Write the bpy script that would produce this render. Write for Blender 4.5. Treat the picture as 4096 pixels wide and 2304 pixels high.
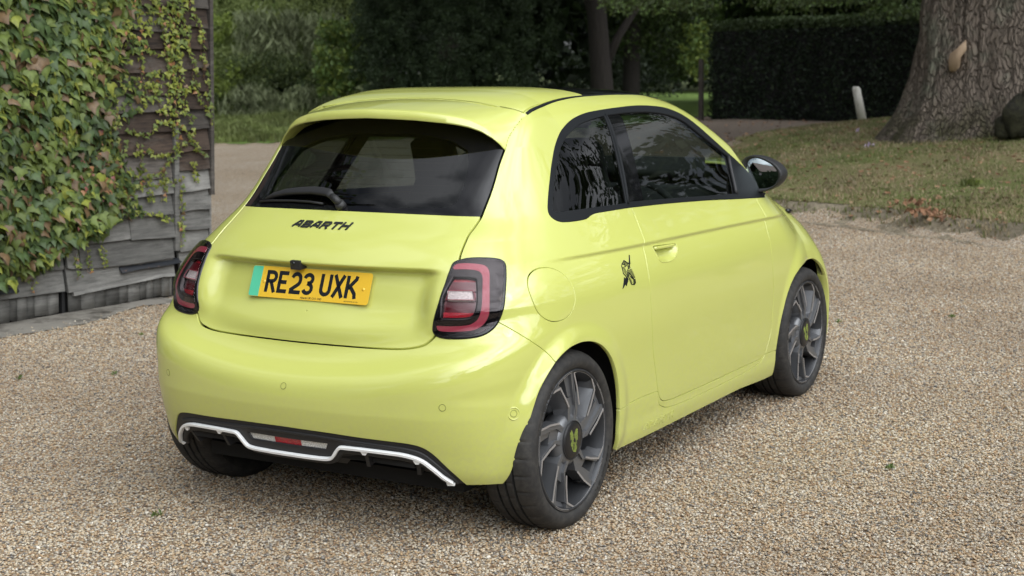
import bpy, bmesh, math, random
import numpy as np
from mathutils import Vector, Matrix
for _o in list(bpy.data.objects): bpy.data.objects.remove(_o, do_unlink=True)
SC = bpy.context.scene
COL = SC.collection
# ------------------------------------------------------------------ camera
CAM = np.array([-4.350, -3.184, 1.577]); YAW, PITCH, ROLL, FLEN = 0.5390, 0.1480, -0.0150, 1.446
cy, sy, cp, sp = math.cos(YAW), math.sin(YAW), math.cos(PITCH), math.sin(PITCH)
f_ = Vector((cy*cp, sy*cp, -sp)); r_ = Vector((sy, -cy, 0)); u_ = r_.cross(f_)
cr, sr = math.cos(ROLL), math.sin(ROLL)
r2 = cr*r_ + sr*u_; u2 = -sr*r_ + cr*u_
cd = bpy.data.cameras.new('camera'); cam = bpy.data.objects.new('camera', cd); COL.objects.link(cam)
cam.matrix_world = Matrix(((r2.x, u2.x, -f_.x, CAM[0]), (r2.y, u2.y, -f_.y, CAM[1]), (r2.z, u2.z, -f_.z, CAM[2]), (0, 0, 0, 1)))
cd.sensor_width = 36.0; cd.lens = 36.0*FLEN; cd.clip_start = 0.1; cd.clip_end = 900
cd.dof.use_dof = True; cd.dof.focus_distance = 5.0; cd.dof.aperture_fstop = 5.6
SC.camera = cam
# ------------------------------------------------------------------ sky, sun, exposure
SUN_EL, SUN_AZ = math.radians(44), math.radians(248)      # azimuth measured from +X towards +Y: behind the photographer, to the right, veiled by bright cloud
CLOUD_GLOW = 120.0
w = bpy.data.worlds.new('World'); SC.world = w; w.use_nodes = True
nt = w.node_tree; nt.nodes.clear()
sky = nt.nodes.new('ShaderNodeTexSky'); sky.sky_type = 'NISHITA'; sky.sun_disc = False
sky.sun_elevation = SUN_EL; sky.sun_rotation = math.radians(90) - SUN_AZ
sky.dust_density = 3.0; sky.air_density = 1.0; sky.ozone_density = 1.0
bgn = nt.nodes.new('ShaderNodeBackground'); bgn.inputs['Strength'].default_value = 0.15
wo = nt.nodes.new('ShaderNodeOutputWorld')
# high thin cloud over blue: whitens the sky everywhere with soft breaks
tc = nt.nodes.new('ShaderNodeTexCoord'); cn = nt.nodes.new('ShaderNodeTexNoise')
cn.inputs['Scale'].default_value = 2.2; cn.inputs['Detail'].default_value = 5; cn.inputs['Roughness'].default_value = .55
crp = nt.nodes.new('ShaderNodeValToRGB'); crp.color_ramp.elements[0].position = .40; crp.color_ramp.elements[0].color = (0, 0, 0, 1)
crp.color_ramp.elements[1].position = .58; crp.color_ramp.elements[1].color = (1, 1, 1, 1)
L = nt.links.new
def wm(op, a, b=None, clamp=False):
    x = nt.nodes.new('ShaderNodeMath'); x.operation = op; x.use_clamp = clamp
    for i, v in ((0, a), (1, b)):
        if v is None: continue
        if hasattr(v, 'links'): L(v, x.inputs[i])
        else: x.inputs[i].default_value = v
    return x.outputs[0]
dot = nt.nodes.new('ShaderNodeVectorMath'); dot.operation = 'DOT_PRODUCT'
dot.inputs[1].default_value = (math.cos(SUN_EL)*math.cos(SUN_AZ), math.cos(SUN_EL)*math.sin(SUN_AZ), math.sin(SUN_EL))
nrm_ = nt.nodes.new('ShaderNodeVectorMath'); nrm_.operation = 'NORMALIZE'; L(tc.outputs['Generated'], nrm_.inputs[0]); L(nrm_.outputs[0], dot.inputs[0])
sepw = nt.nodes.new('ShaderNodeSeparateXYZ'); L(nrm_.outputs[0], sepw.inputs[0])
# thin cloud lit from behind: brightest round the veiled sun, plain white elsewhere
glow = wm('POWER', wm('MAXIMUM', wm('ADD', wm('MULTIPLY', dot.outputs['Value'], .5), .5), 0), 5.0)
brk = wm('ADD', wm('MULTIPLY', crp.outputs['Color'], .75), .40)
lum = wm('ADD', wm('MULTIPLY', wm('MULTIPLY', glow, brk), CLOUD_GLOW), 8.0)
cc = nt.nodes.new('ShaderNodeVectorMath'); cc.operation = 'SCALE'; cc.inputs[0].default_value = (.97, 1.0, 1.04); L(lum, cc.inputs['Scale'])
mx = nt.nodes.new('ShaderNodeMix'); mx.data_type = 'RGBA'
stretch = nt.nodes.new('ShaderNodeMapping'); stretch.inputs['Scale'].default_value = (1, 1, 2.2); L(tc.outputs['Generated'], stretch.inputs['Vector'])
L(stretch.outputs[0], cn.inputs['Vector']); L(cn.outputs['Fac'], crp.inputs['Fac'])
cover = wm('MAXIMUM', wm('MULTIPLY', crp.outputs['Color'], .75), wm('MULTIPLY', glow, 1.7, True), True)
L(cover, mx.inputs[0])
L(sky.outputs['Color'], mx.inputs[6]); L(cc.outputs[0], mx.inputs[7]); L(mx.outputs[2], bgn.inputs['Color']); L(bgn.outputs[0], wo.inputs[0])
sl = bpy.data.lights.new('sun', 'SUN'); sl.energy = 0.8; sl.angle = math.radians(20); sl.color = (1, .95, .87)
so = bpy.data.objects.new('sun', sl); COL.objects.link(so)
sd = Vector((math.cos(SUN_EL)*math.cos(SUN_AZ), math.cos(SUN_EL)*math.sin(SUN_AZ), math.sin(SUN_EL)))
so.rotation_euler = (-sd).to_track_quat('-Z', 'Y').to_euler(); so.location = sd*60
vs = SC.view_settings; vs.view_transform = 'Standard'; vs.look = 'None'; vs.gamma = 1; vs.use_curve_mapping = False
vs.exposure = -1.88
SC.cycles.max_bounces = 8; SC.cycles.transparent_max_bounces = 12; SC.cycles.use_denoising = True
# ------------------------------------------------------------------ helpers
def tag(o, label=None, cat=None, group=None, kind=None):
    if label: o['label'] = label
    if cat: o['category'] = cat
    if group: o['group'] = group
    if kind: o['kind'] = kind
    return o
def empty(name, loc=(0, 0, 0), parent=None):
    o = bpy.data.objects.new(name, None); COL.objects.link(o); o.location = loc
    if parent: o.parent = parent
    o.empty_display_size = .1
    return o
def mesh_obj(name, V, F, mat=None, parent=None, smooth=True, normals=None, mats=None, midx=None):
    me = bpy.data.meshes.new(name)
    V = np.ascontiguousarray(V, dtype=np.float32)
    if isinstance(F, np.ndarray):
        n, k = F.shape
        me.vertices.add(len(V)); me.vertices.foreach_set('co', V.ravel())
        me.loops.add(n*k); me.loops.foreach_set('vertex_index', np.ascontiguousarray(F, dtype=np.int32).ravel())
        me.polygons.add(n); me.polygons.foreach_set('loop_start', np.arange(0, n*k, k, dtype=np.int32))
        try: me.polygons.foreach_set('loop_total', np.full(n, k, dtype=np.int32))
        except Exception: pass
        me.update(calc_edges=True)
    else:
        me.from_pydata([tuple(map(float, v)) for v in V], [], [tuple(int(i) for i in f) for f in F]); me.update()
    me.polygons.foreach_set('use_smooth', np.full(len(me.polygons), bool(smooth)))
    for m in (mats or ([mat] if mat else [])): me.materials.append(m)
    if midx is not None: me.polygons.foreach_set('material_index', np.asarray(midx, dtype=np.int32))
    if normals is not None and smooth: me.normals_split_custom_set_from_vertices(np.asarray(normals, dtype=np.float32))
    o = bpy.data.objects.new(name, me); COL.objects.link(o)
    if parent: o.parent = parent
    return o
class MB:
    """collects boxes, tubes, grids and loose faces, builds ONE mesh object"""
    def __init__(s): s.v = []; s.f = []; s.m = []
    def add(s, vs, fs, mi=0):
        b = len(s.v); s.v += [tuple(map(float, v)) for v in vs]; s.f += [tuple(b+int(i) for i in f) for f in fs]; s.m += [mi]*len(fs); return s
    def box(s, c, d, R=None, mi=0, bev=0.0):
        hx, hy, hz = d[0]/2, d[1]/2, d[2]/2
        if bev <= 0:
            vs = [(x, y, z) for x in (-hx, hx) for y in (-hy, hy) for z in (-hz, hz)]
            fs = [(0, 1, 3, 2), (4, 6, 7, 5), (0, 4, 5, 1), (2, 3, 7, 6), (0, 2, 6, 4), (1, 5, 7, 3)]
        else:
            bm = bmesh.new(); bmesh.ops.create_cube(bm, size=1)
            for v in bm.verts: v.co = Vector((v.co.x*d[0], v.co.y*d[1], v.co.z*d[2]))
            bmesh.ops.bevel(bm, geom=bm.edges[:], offset=bev, segments=2, affect='EDGES')
            bm.verts.index_update()
            vs = [tuple(v.co) for v in bm.verts]; fs = [[v.index for v in f.verts] for f in bm.faces]; bm.free()
        M = R if R is not None else Matrix.Identity(3)
        vs = [M @ Vector(v) + Vector(c) for v in vs]
        return s.add(vs, fs, mi)
    def tube(s, pts, rad, n=8, mi=0, caps=True, flat=1.0):
        pts = [Vector(p) for p in pts]; rads = rad if hasattr(rad, '__len__') else [rad]*len(pts)
        vs = []; up = Vector((0, 0, 1)); prev = None
        for i, p in enumerate(pts):
            t = (pts[min(i+1, len(pts)-1)] - pts[max(i-1, 0)]).normalized()
            a = prev if prev is not None else (up if abs(t.z) < .95 else Vector((1, 0, 0)))
            x = (a - t*a.dot(t)).normalized(); prev = x; y = t.cross(x)
            for k in range(n):
                an = 2*math.pi*k/n; vs.append(p + x*(math.cos(an)*rads[i]*flat) + y*(math.sin(an)*rads[i]))
        fs = [(i*n+k, i*n+(k+1) % n, (i+1)*n+(k+1) % n, (i+1)*n+k) for i in range(len(pts)-1) for k in range(n)]
        if caps: fs += [tuple(range(n))[::-1], tuple((len(pts)-1)*n+k for k in range(n))]
        return s.add(vs, fs, mi)
    def build(s, name, mat=None, parent=None, smooth=False, mats=None):
        o = mesh_obj(name, np.array(s.v, dtype=np.float32).reshape(-1, 3), s.f, mat, parent, smooth, mats=mats, midx=s.m if mats else None)
        return o
def lathe(prof, n=48, axis='y', a0=0.0):
    """profile [(radius, offset)] turned about an axis through the origin -> verts, quads"""
    vs = []; m = len(prof)
    for k in range(n):
        a = a0 + 2*math.pi*k/n
        for r, o in prof: vs.append((r*math.cos(a), o, r*math.sin(a)) if axis == 'y' else (r*math.cos(a), r*math.sin(a), o))
    fs = [(k*m+i, k*m+i+1, ((k+1) % n)*m+i+1, ((k+1) % n)*m+i) for k in range(n) for i in range(m-1)]
    return vs, fs
# ------------------------------------------------------------------ materials
def mat(name, col=(.5, .5, .5), rough=.5, metal=0.0, coat=0.0, spec=.5, **kw):
    m = bpy.data.materials.new(name); m.use_nodes = True
    b = m.node_tree.nodes['Principled BSDF']
    b.inputs['Base Color'].default_value = (*col, 1); b.inputs['Roughness'].default_value = rough
    b.inputs['Metallic'].default_value = metal; b.inputs['Coat Weight'].default_value = coat
    b.inputs['Coat Roughness'].default_value = .02; b.inputs['Specular IOR Level'].default_value = spec
    for k, v in kw.items(): b.inputs[k].default_value = v
    return m
class NT:
    """tiny node-graph helper on a material"""
    def __init__(s, m): s.m = m; s.t = m.node_tree; s.b = s.t.nodes.get('Principled BSDF'); s.co = None
    def n(s, t, **kw):
        x = s.t.nodes.new(t)
        for k, v in kw.items():
            if k in x.inputs.keys(): x.inputs[k].default_value = v
            else: setattr(x, k, v)
        return x
    def l(s, a, b): s.t.links.new(a, b); return s
    def obj(s, scale=(1, 1, 1), which='Object'):
        c = s.n('ShaderNodeTexCoord'); mp = s.n('ShaderNodeMapping'); mp.inputs['Scale'].default_value = scale
        s.l(c.outputs[which], mp.inputs['Vector']); return mp.outputs[0]
    def noise(s, vec, scale, detail=4, rough=.5, dist=0.0):
        x = s.n('ShaderNodeTexNoise'); x.inputs['Scale'].default_value = scale; x.inputs['Detail'].default_value = detail
        x.inputs['Roughness'].default_value = rough; x.inputs['Distortion'].default_value = dist
        s.l(vec, x.inputs['Vector']); return x.outputs['Fac']
    def ramp(s, fac, stops):
        x = s.n('ShaderNodeValToRGB'); e = x.color_ramp.elements
        while len(e) < len(stops): e.new(.5)
        for i, (p, c) in enumerate(stops): e[i].position = p; e[i].color = (*c, 1) if len(c) == 3 else c
        s.l(fac, x.inputs['Fac']); return x.outputs['Color']
    def mix(s, fac, a, b, mode='MIX'):
        x = s.n('ShaderNodeMix'); x.data_type = 'RGBA'; x.blend_type = mode
        for v, i in ((fac, 0), (a, 6), (b, 7)):
            if hasattr(v, 'type') or hasattr(v, 'links'): s.l(v, x.inputs[i])
            else: x.inputs[i].default_value = v if i == 0 else ((*v, 1) if len(v) == 3 else v)
        return x.outputs[2]
    def math(s, op, a, b=None, clamp=False):
        x = s.n('ShaderNodeMath'); x.operation = op; x.use_clamp = clamp
        for i, v in ((0, a), (1, b)):
            if v is None: continue
            if hasattr(v, 'links'): s.l(v, x.inputs[i])
            else: x.inputs[i].default_value = v
        return x.outputs[0]
    def bump(s, h, strength=.5, dist=.01):
        x = s.n('ShaderNodeBump'); x.inputs['Strength'].default_value = strength; x.inputs['Distance'].default_value = dist
        s.l(h, x.inputs['Height']); s.l(x.outputs[0], s.b.inputs['Normal']); return x
    def base(s, c): s.l(c, s.b.inputs['Base Color'])
    def rough(s, c): s.l(c, s.b.inputs['Roughness'])
# ------------------------------------------------------------------ the car body as one smooth surface
class Spl:
    """smooth 1-D curve through points (cubic Hermite, finite-difference tangents, flat slope-limited)"""
    def __init__(s,pts):
        s.x=np.array([p[0] for p in pts],float); s.y=np.array([p[1] for p in pts],float)
        h=np.diff(s.x); d=np.diff(s.y)/h
        m=np.empty(len(s.x)); m[0]=d[0]; m[-1]=d[-1]
        w1=h[1:]; w0=h[:-1]
        m[1:-1]=(d[:-1]*w1+d[1:]*w0)/(w0+w1)
        s.m=m
    def __call__(s,t):
        t=np.asarray(t,float); i=np.clip(np.searchsorted(s.x,t)-1,0,len(s.x)-2)
        x0=s.x[i]; h=s.x[i+1]-x0; u=(t-x0)/h
        uc=np.clip(u,0,1); y0=s.y[i]; y1=s.y[i+1]; m0=s.m[i]*h; m1=s.m[i+1]*h
        v=((2*uc-3)*uc*uc+1)*y0+((uc-2)*uc+1)*uc*m0+(3-2*uc)*uc*uc*y1+(uc-1)*uc*uc*m1
        return v+np.where(u<0,u*m0,0)+np.where(u>1,(u-1)*m1,0)
def smin(a,b,k):
    h=np.clip(k-np.abs(a-b),0,None)/k
    return np.minimum(a,b)-h*h*h*k/6
def sst(t):
    t=np.clip(t,0,1); return t*t*t*(t*(6*t-15)+10)
VS=Spl([(0.1,.778),(.17,.812),(.24,.829),(.285,.8315),(.32,.8345),(.42,.840),(.52,.845),(.62,.850),(.72,.8495),(.8,.844),(.88,.824),(.96,.781),(1.04,.7470),(1.12,.7115),(1.2,.6725),(1.3,.6224),(1.4,.5731),(1.5,.5193)])
PR=Spl([(0.14,-0.4301),(0.2,-0.4788),(0.26,-0.5205),(0.33,-0.5426),(.40,-.5590),(.44,-.5652),(.455,-.5668),(.47,-.5668),(0.5,-0.5650),(0.56,-0.5378),(0.6,-0.4851),(0.64,-0.4520),(0.72,-0.4433),(0.8,-0.4284),(0.87,-0.405),(0.94,-0.3623),(1,-0.302),(1.08,-0.1880),(1.2,-0.0644),(1.32,0.0489),(1.44,0.1686),(1.6,0.3494)])
ROOF=Spl([(-0.3,1.3817),(-0.06,1.4369),(0.2,1.4837),(0.45,1.5016),(0.75,1.5024),(1.05,1.4947),(1.3,1.4781),(1.5,1.4405),(1.7,1.3608),(1.9,1.2532),(2.1,1.1364),(2.22,1.0762),(2.4,1.0188),(2.6,0.9509),(2.8,0.8614),(2.95,0.7701),(3.05,0.6678)])
PF=Spl([(0.1,2.9573),(0.2,3.0253),(0.4,3.0568),(0.6,3.0404),(0.75,2.9801),(0.9,2.8821)])
RI=Spl([(0.1,0.1929),(0.4,0.1908),(0.6,0.1958),(0.8,0.2272),(1,0.2662),(1.3,0.2918),(1.5,0.3147)])
def wside(x,z):
    w=VS(z)
    r=np.clip(.75-x,0,None); w=w-.0495*r*r*(1+3.09*sst((z-.75)/.5))
    f=np.clip(x-2.0,0,None); w=w+.0095*f*f
    f=np.clip(x-1.1,0,None)*sst((z-.95)/.2); w=w-.0252*f*f
    w=w+flare(x,z)+.007*shelf(x,z)
    return w
def zcr(x): return .937-.0115*x-.0035*np.clip(x-.6,0,None)**2-.0
def flare(x,z):
    d=np.hypot(x-.03,z-.335)-.305; d2=np.hypot(x-2.35,z-.33)-.385
    a=(.012+.024*sst((.10-x)/.28))*(1-sst(np.abs(d)/.085))*sst((z-.12)/.15)*np.where(d<0,1,1)
    b=.014*(1-sst(np.abs(d2)/.10))*sst((z-.12)/.15)
    return a+b
def shelf(x,z):
    t=zcr(x)-z
    f=sst((x+.17)/.35)*(1-sst((x-2.0)/.45))
    up=(1-sst(-t/.12)); dn=(1-sst(t/.16))
    return f*np.where(t<0,up,1-2*sst(t/.024))*np.where(t>.024,dn,1)
def recess(Y,z):
    return .050*(1-sst((Y-.40)/.13))*sst((.926-z)/.03)*sst((z-.665)/.16)
def fbody(x,y,z):
    Y=np.abs(y)
    gS=(wside(x,z)-Y)
    zz=z-.20*Y*Y*sst((z-.45)/.1)*(1-sst((z-.75)/.15))
    pr=PR(zz)+RI(z)*Y*Y+recess(Y,z)
    gR=(x-pr)*np.interp(z,[.93,1.07],[.9,.75])
    gT=(ROOF(x)-.0035*Y*Y-.4515*Y**4-z)*np.interp(x,[1.3,1.9,2.3],[1,.8,.95])
    gF=PF(z)-.4121*Y*Y-x
    g=smin(gR,gF,.2)
    kt=np.interp(z,[.6,1.0,1.3],[.383,.279,.087])
    g=smin(gS,g,kt)
    g=smin(g,gT,np.interp(x,[0,.4,1.4,1.8,2.3],[.08,.247,.1455,.0754,.4623]))
    return smin(g,z-.15,.05)
def grad(F,p,h=.0015):
    g=np.empty_like(p)
    for k in range(3):
        a=p.copy();b=p.copy();a[:,k]+=h;b[:,k]-=h
        g[:,k]=(F(*a.T)-F(*b.T))/(2*h)
    n=-g/ np.linalg.norm(g,axis=1,keepdims=True)
    return n
def cast(F,o,d,tmax=3.,n=40):
    lo=np.zeros(len(o)); hi=np.full(len(o),tmax)
    for _ in range(n):
        m=(lo+hi)/2; q=o+m[:,None]*d; ins=F(*q.T)>0
        lo=np.where(ins,m,lo); hi=np.where(ins,hi,m)
    return o+lo[:,None]*d
# ---- structured skin of the whole body, rays fanned out from inside
def make_skin():
    q_ = np.linspace(0, np.pi, 4000); dn = 1+3.0*np.exp(-((q_-np.radians(78.5))/np.radians(4.0))**2); cd_ = np.concatenate([[0], np.cumsum((dn[1:]+dn[:-1])/2)]); cd_ /= cd_[-1]
    fine = np.interp(np.linspace(0, 1, 500, endpoint=False), cd_, q_)          # 0 = straight up, pi = straight down, densest along the shoulder line
    ang = np.concatenate([np.pi/2+fine, 1.5*np.pi+np.linspace(0, np.pi, 190, endpoint=False)])
    # psi measured so that the first half is the kerb side (y<0) that faces the photographer
    cx, cz = .42, .76
    rows = []
    for a in np.linspace(0.004, np.pi/2, 230, endpoint=False): rows.append((cx, a))
    for x in np.linspace(cx, 2.05, 215): rows.append((x, np.pi/2))
    for a in np.linspace(np.pi/2, np.pi-.01, 90)[1:]: rows.append((2.05, a))
    rows = np.array(rows); nr, na = len(rows), len(ang)
    X0 = np.repeat(rows[:, 0], na); A = np.repeat(rows[:, 1], na); S = np.tile(ang, nr)
    o = np.stack([X0, np.zeros_like(X0), np.full_like(X0, cz)], 1)
    d = np.stack([-np.cos(A), np.sin(A)*np.cos(S), np.sin(A)*np.sin(S)], 1)
    V = cast(fbody, o, d, 1.7, 24)
    i = np.arange(nr-1)[:, None]*na; j = np.arange(na)[None]; j2 = (j+1) % na
    a, b, c, e = (i+j), (i+j2), (i+na+j2), (i+na+j)
    T = np.concatenate([np.stack([a, b, c], -1).reshape(-1, 3), np.stack([a, c, e], -1).reshape(-1, 3)])
    return V, T
SKV, SKT = make_skin()
SKN = None
def project(p):
    for _ in range(2):
        f = fbody(*p.T); h = .0015; g = np.empty_like(p)
        for k in range(3):
            a = p.copy(); b = p.copy(); a[:, k] += h; b[:, k] -= h; g[:, k] = (fbody(*a.T)-fbody(*b.T))/(2*h)
        p = p - g*(f/np.maximum((g*g).sum(1), .05))[:, None]
    return p
def split(T, phi_fn):
    """cut triangles T at phi = 0 -> (inside, outside); new vertices are laid back on the body surface"""
    global SKV
    if len(T) == 0: return T, T
    used = np.unique(T); phi = np.ones(len(SKV)); phi[used] = phi_fn(SKV[used])
    phi = np.where(np.abs(phi) < 2e-5, 2e-5, phi)
    s = phi[T] > 0; c = s.sum(1)
    tin, tout, mx_ = T[c == 0], T[c == 3], (c == 1) | (c == 2)
    M = T[mx_]; sm = s[mx_]
    if len(M) == 0: return tin, tout
    lone_val = (sm.sum(1) == 1)
    lone = np.argmax(sm == lone_val[:, None], 1)
    r = np.arange(len(M)); A, B, C = M[r, lone], M[r, (lone+1) % 3], M[r, (lone+2) % 3]
    E = np.sort(np.concatenate([np.stack([A, B], 1), np.stack([A, C], 1)]), 1)
    U, inv = np.unique(E, axis=0, return_inverse=True); inv = inv.ravel()
    p0, p1 = phi[U[:, 0]], phi[U[:, 1]]; t = (p0/(p0-p1))[:, None]
    P = project(SKV[U[:, 0]]*(1-t) + SKV[U[:, 1]]*t)
    base = len(SKV); SKV = np.concatenate([SKV, P])
    AB, AC = base+inv[:len(M)], base+inv[len(M):]
    t1 = np.stack([A, AB, AC], 1); t2 = np.stack([AB, B, C], 1); t3 = np.stack([AB, C, AC], 1)
    lo = lone_val
    tout = np.concatenate([tout, t1[lo], t2[~lo], t3[~lo]]); tin = np.concatenate([tin, t1[~lo], t2[lo], t3[lo]])
    return tin, tout
def smooth_poly(P, n=4, closed=True):
    P = np.array(P, float); N = len(P); out = []
    for i in range(N if closed else N-1):
        p0, p1, p2, p3 = (P[(i-1) % N], P[i], P[(i+1) % N], P[(i+2) % N]) if closed else (P[max(i-1, 0)], P[i], P[i+1], P[min(i+2, N-1)])
        # corners stay: damp tangents where the direction turns sharply
        def tan(a, b, c):
            u, v = b-a, c-b; lu, lv = np.hypot(*u)+1e-9, np.hypot(*v)+1e-9
            if (u@v)/(lu*lv) < .55: return np.zeros(2)
            return (c-a)*min(lu, lv)/(lu+lv)*1.0
        L_ = np.hypot(*(p2-p1)); m1, m2 = tan(p0, p1, p2), tan(p1, p2, p3)
        for k in (m1, m2):
            l = np.hypot(*k)
            if l > L_: k *= L_/l
        for t in np.arange(n)/n:
            out.append((2*t**3-3*t*t+1)*p1+(t**3-2*t*t+t)*m1+(-2*t**3+3*t*t)*p2+(t**3-t*t)*m2)
    if not closed: out.append(P[-1])
    return np.array(out)
def sdf(Q, P):
    """signed distance of points Q to closed polygon P, negative inside"""
    out = np.ones(len(Q)); mn, mx__ = P.min(0)-.03, P.max(0)+.03
    k = ((Q >= mn) & (Q <= mx__)).all(1)
    q = Q[k]
    if len(q) == 0: return out
    d2 = np.full(len(q), 9.); ins = np.zeros(len(q), bool)
    for a, b in zip(P, np.roll(P, -1, 0)):
        e = b-a; w_ = q-a; t = np.clip((w_@e)/max(e@e, 1e-12), 0, 1); r = w_-t[:, None]*e
        d2 = np.minimum(d2, (r*r).sum(1))
        cc = ((a[1] > q[:, 1]) != (b[1] > q[:, 1]))
        if cc.any():
            xx = a[0]+(q[:, 1]-a[1])*(b[0]-a[0])/((b[1]-a[1]) if b[1] != a[1] else 1e-12); ins ^= cc & (q[:, 0] < xx)
    out[k] = np.where(ins, -1, 1)*np.sqrt(d2); return out
def ch_side(V): return V[:, [0, 2]]
def ch_rear(V): return np.stack([np.arctan2(np.abs(V[:, 1]), .35-V[:, 0])*.62, V[:, 2]], 1)
def ch_top(V): return np.stack([V[:, 0], np.abs(V[:, 1])], 1)
m_side = lambda V: np.abs(V[:, 1]) > .40
m_rear = lambda V: V[:, 0] < .34
m_top = lambda V: V[:, 2] > 1.30
def region(chart, mask, P, n=4):
    P = smooth_poly(P, n) if n > 1 else np.array(P, float)
    def fn(V):
        k = mask(V); o = np.ones(len(V)); o[k] = sdf(chart(V[k]), P); return o
    return fn
def carve(T, fn, gap=.0022):
    a, b = split(T, fn)
    if gap:
        a, _ = split(a, lambda V: fn(V)+gap); _, b = split(b, lambda V: fn(V)-gap)
    return a, b
def sides(T):
    y = SKV[T][:, :, 1].mean(1); return T[y < 0], T[y >= 0]
def piece(name, T, mat_, parent, lip=.014, off=0.0, bevel=.0013, faces=None, **kw):
    """turn skin triangles into a part: surface pushed by off along the normal, rounded edge and a turned-in lip"""
    if len(T) == 0: return None
    used, inv = np.unique(T, return_inverse=True); T2 = inv.reshape(-1, 3); P = SKV[used]; N = SKNf(used)
    P = P + N*off
    E = np.concatenate([T2[:, [0, 1]], T2[:, [1, 2]], T2[:, [2, 0]]])
    key = np.sort(E, 1); U, idx, cnt = np.unique(key, axis=0, return_index=True, return_counts=True)
    be = E[idx[cnt == 1]]
    if lip and len(be):
        tv = np.zeros_like(P); ed = P[be[:, 1]]-P[be[:, 0]]
        o = np.cross(ed, N[be[:, 0]]); o /= np.linalg.norm(o, axis=1, keepdims=True)+1e-12
        np.add.at(tv, be[:, 0], o); np.add.at(tv, be[:, 1], o)
        bv = np.unique(be); mp = -np.ones(len(P), int); n0 = len(P); nb = len(bv); mp[bv] = np.arange(nb)
        t = tv[bv]; t /= np.linalg.norm(t, axis=1, keepdims=True)+1e-12
        r1 = P[bv]+t*bevel-N[bv]*bevel; r2_ = r1-N[bv]*lip
        P = np.concatenate([P, r1, r2_]); n1 = N[bv]*.5+t; n1 /= np.linalg.norm(n1, axis=1, keepdims=True)
        N = np.concatenate([N, n1, t])
        a, b = be[:, 0], be[:, 1]; a1, b1 = n0+mp[a], n0+mp[b]; a2, b2 = a1+nb, b1+nb
        T2 = np.concatenate([T2, np.stack([a, b1, b], 1), np.stack([a, a1, b1], 1), np.stack([a1, b2, b1], 1), np.stack([a1, a2, b2], 1)])
    return mesh_obj(name, P, T2.astype(np.int32), mat_, parent, True, normals=N, **kw)
_nc = {}
def SKNf(idx):
    return grad(fbody, SKV[idx].copy())
def surf(y, z=None, x=None, front=False):
    """point on the body: given (y,z) looking from behind, or (x,z) from the kerb side"""
    if x is None:
        p = cast(fbody, np.array([[.5, y, z]]), np.array([[-1., 0, 0]]), 1.5, 40)
    else: p = cast(fbody, np.array([[x, 0, z]]), np.array([[0., -1., 0]]), 1.2, 40)
    return p[0], grad(fbody, p)[0]
def surf_s(s, z):
    a = s/.62; d = np.array([[-math.cos(a), -math.sin(a), 0]])
    p = cast(fbody, np.array([[.35, 0, z]]), d, 1.6, 40); return p[0], grad(fbody, p)[0]
# ------------------------------------------------------------------ car materials
def paint(name, col):
    m = mat(name, col, rough=.55, coat=1.0, spec=.12); m.node_tree.nodes['Principled BSDF'].inputs['Coat IOR'].default_value = 1.8; n = NT(m)
    v = n.obj(); a = n.noise(v, 900, 2); b = n.noise(v, 3.0, 5, .6)
    # faint road dust: only low on the flanks, with a ragged broken edge of its own
    sep = n.n('ShaderNodeSeparateXYZ'); n.l(v, sep.inputs[0])
    hgt = n.n('ShaderNodeMapRange'); n.l(sep.outputs['Z'], hgt.inputs[0]); hgt.inputs[1].default_value = .18; hgt.inputs[2].default_value = .62
    hgt.inputs[3].default_value = 1; hgt.inputs[4].default_value = 0
    fine = n.noise(n.obj((1, 1, 1)), 55, 6, .7)
    d = n.math('MULTIPLY', n.math('MULTIPLY', hgt.outputs[0], n.ramp(fine, [(.40, (0, 0, 0)), (.68, (1, 1, 1))])), .30)
    speck = n.n('ShaderNodeTexVoronoi'); n.l(v, speck.inputs['Vector']); speck.inputs['Scale'].default_value = 130
    sk = n.math('MULTIPLY', n.math('LESS_THAN', speck.outputs['Distance'], .16), n.math('MULTIPLY', hgt.outputs[0], n.ramp(b, [(.45, (0, 0, 0)), (.6, (1, 1, 1))])))
    d2 = n.math('MAXIMUM', d, n.math('MULTIPLY', sk, .5))
    n.base(n.mix(d2, col, (.36, .33, .24)))
    rr = n.n('ShaderNodeMapRange'); n.l(d2, rr.inputs[0]); rr.inputs[3].default_value = .55; rr.inputs[4].default_value = .8; n.rough(rr.outputs[0])
    cw = n.n('ShaderNodeMapRange'); n.l(d2, cw.inputs[0]); cw.inputs[3].default_value = 1; cw.inputs[4].default_value = .35; n.l(cw.outputs[0], n.b.inputs['Coat Weight'])
    return m
M = {}
M['paint'] = paint('lime_paint', (.545, .575, .145))
M['gloss_black'] = mat('gloss_black', (.005, .005, .006), .06, coat=0)
M['trim'] = mat('satin_black_trim', (.007, .0085, .010), .6, spec=.22)
M['plastic'] = mat('grained_black_plastic', (.018, .018, .019), .55)
n_ = NT(M['plastic']); n_.bump(n_.noise(n_.obj(), 700, 2), .12, .0006)
M['lining'] = mat('cabin_lining', (.012, .012, .013), .8)
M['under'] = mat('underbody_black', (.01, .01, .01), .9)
M['rubber'] = mat('window_rubber', (.012, .012, .012), .6)
M['white'] = mat('white_trim', (.88, .89, .88), .35, coat=.4)
M['chrome'] = mat('mirror_glass', (.62, .70, .72), .015, metal=1)
M['seat'] = mat('seat_cloth', (.03, .03, .034), .85)
M['badge'] = mat('dark_grey_badge', (.045, .048, .052), .32, metal=.6)
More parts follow.
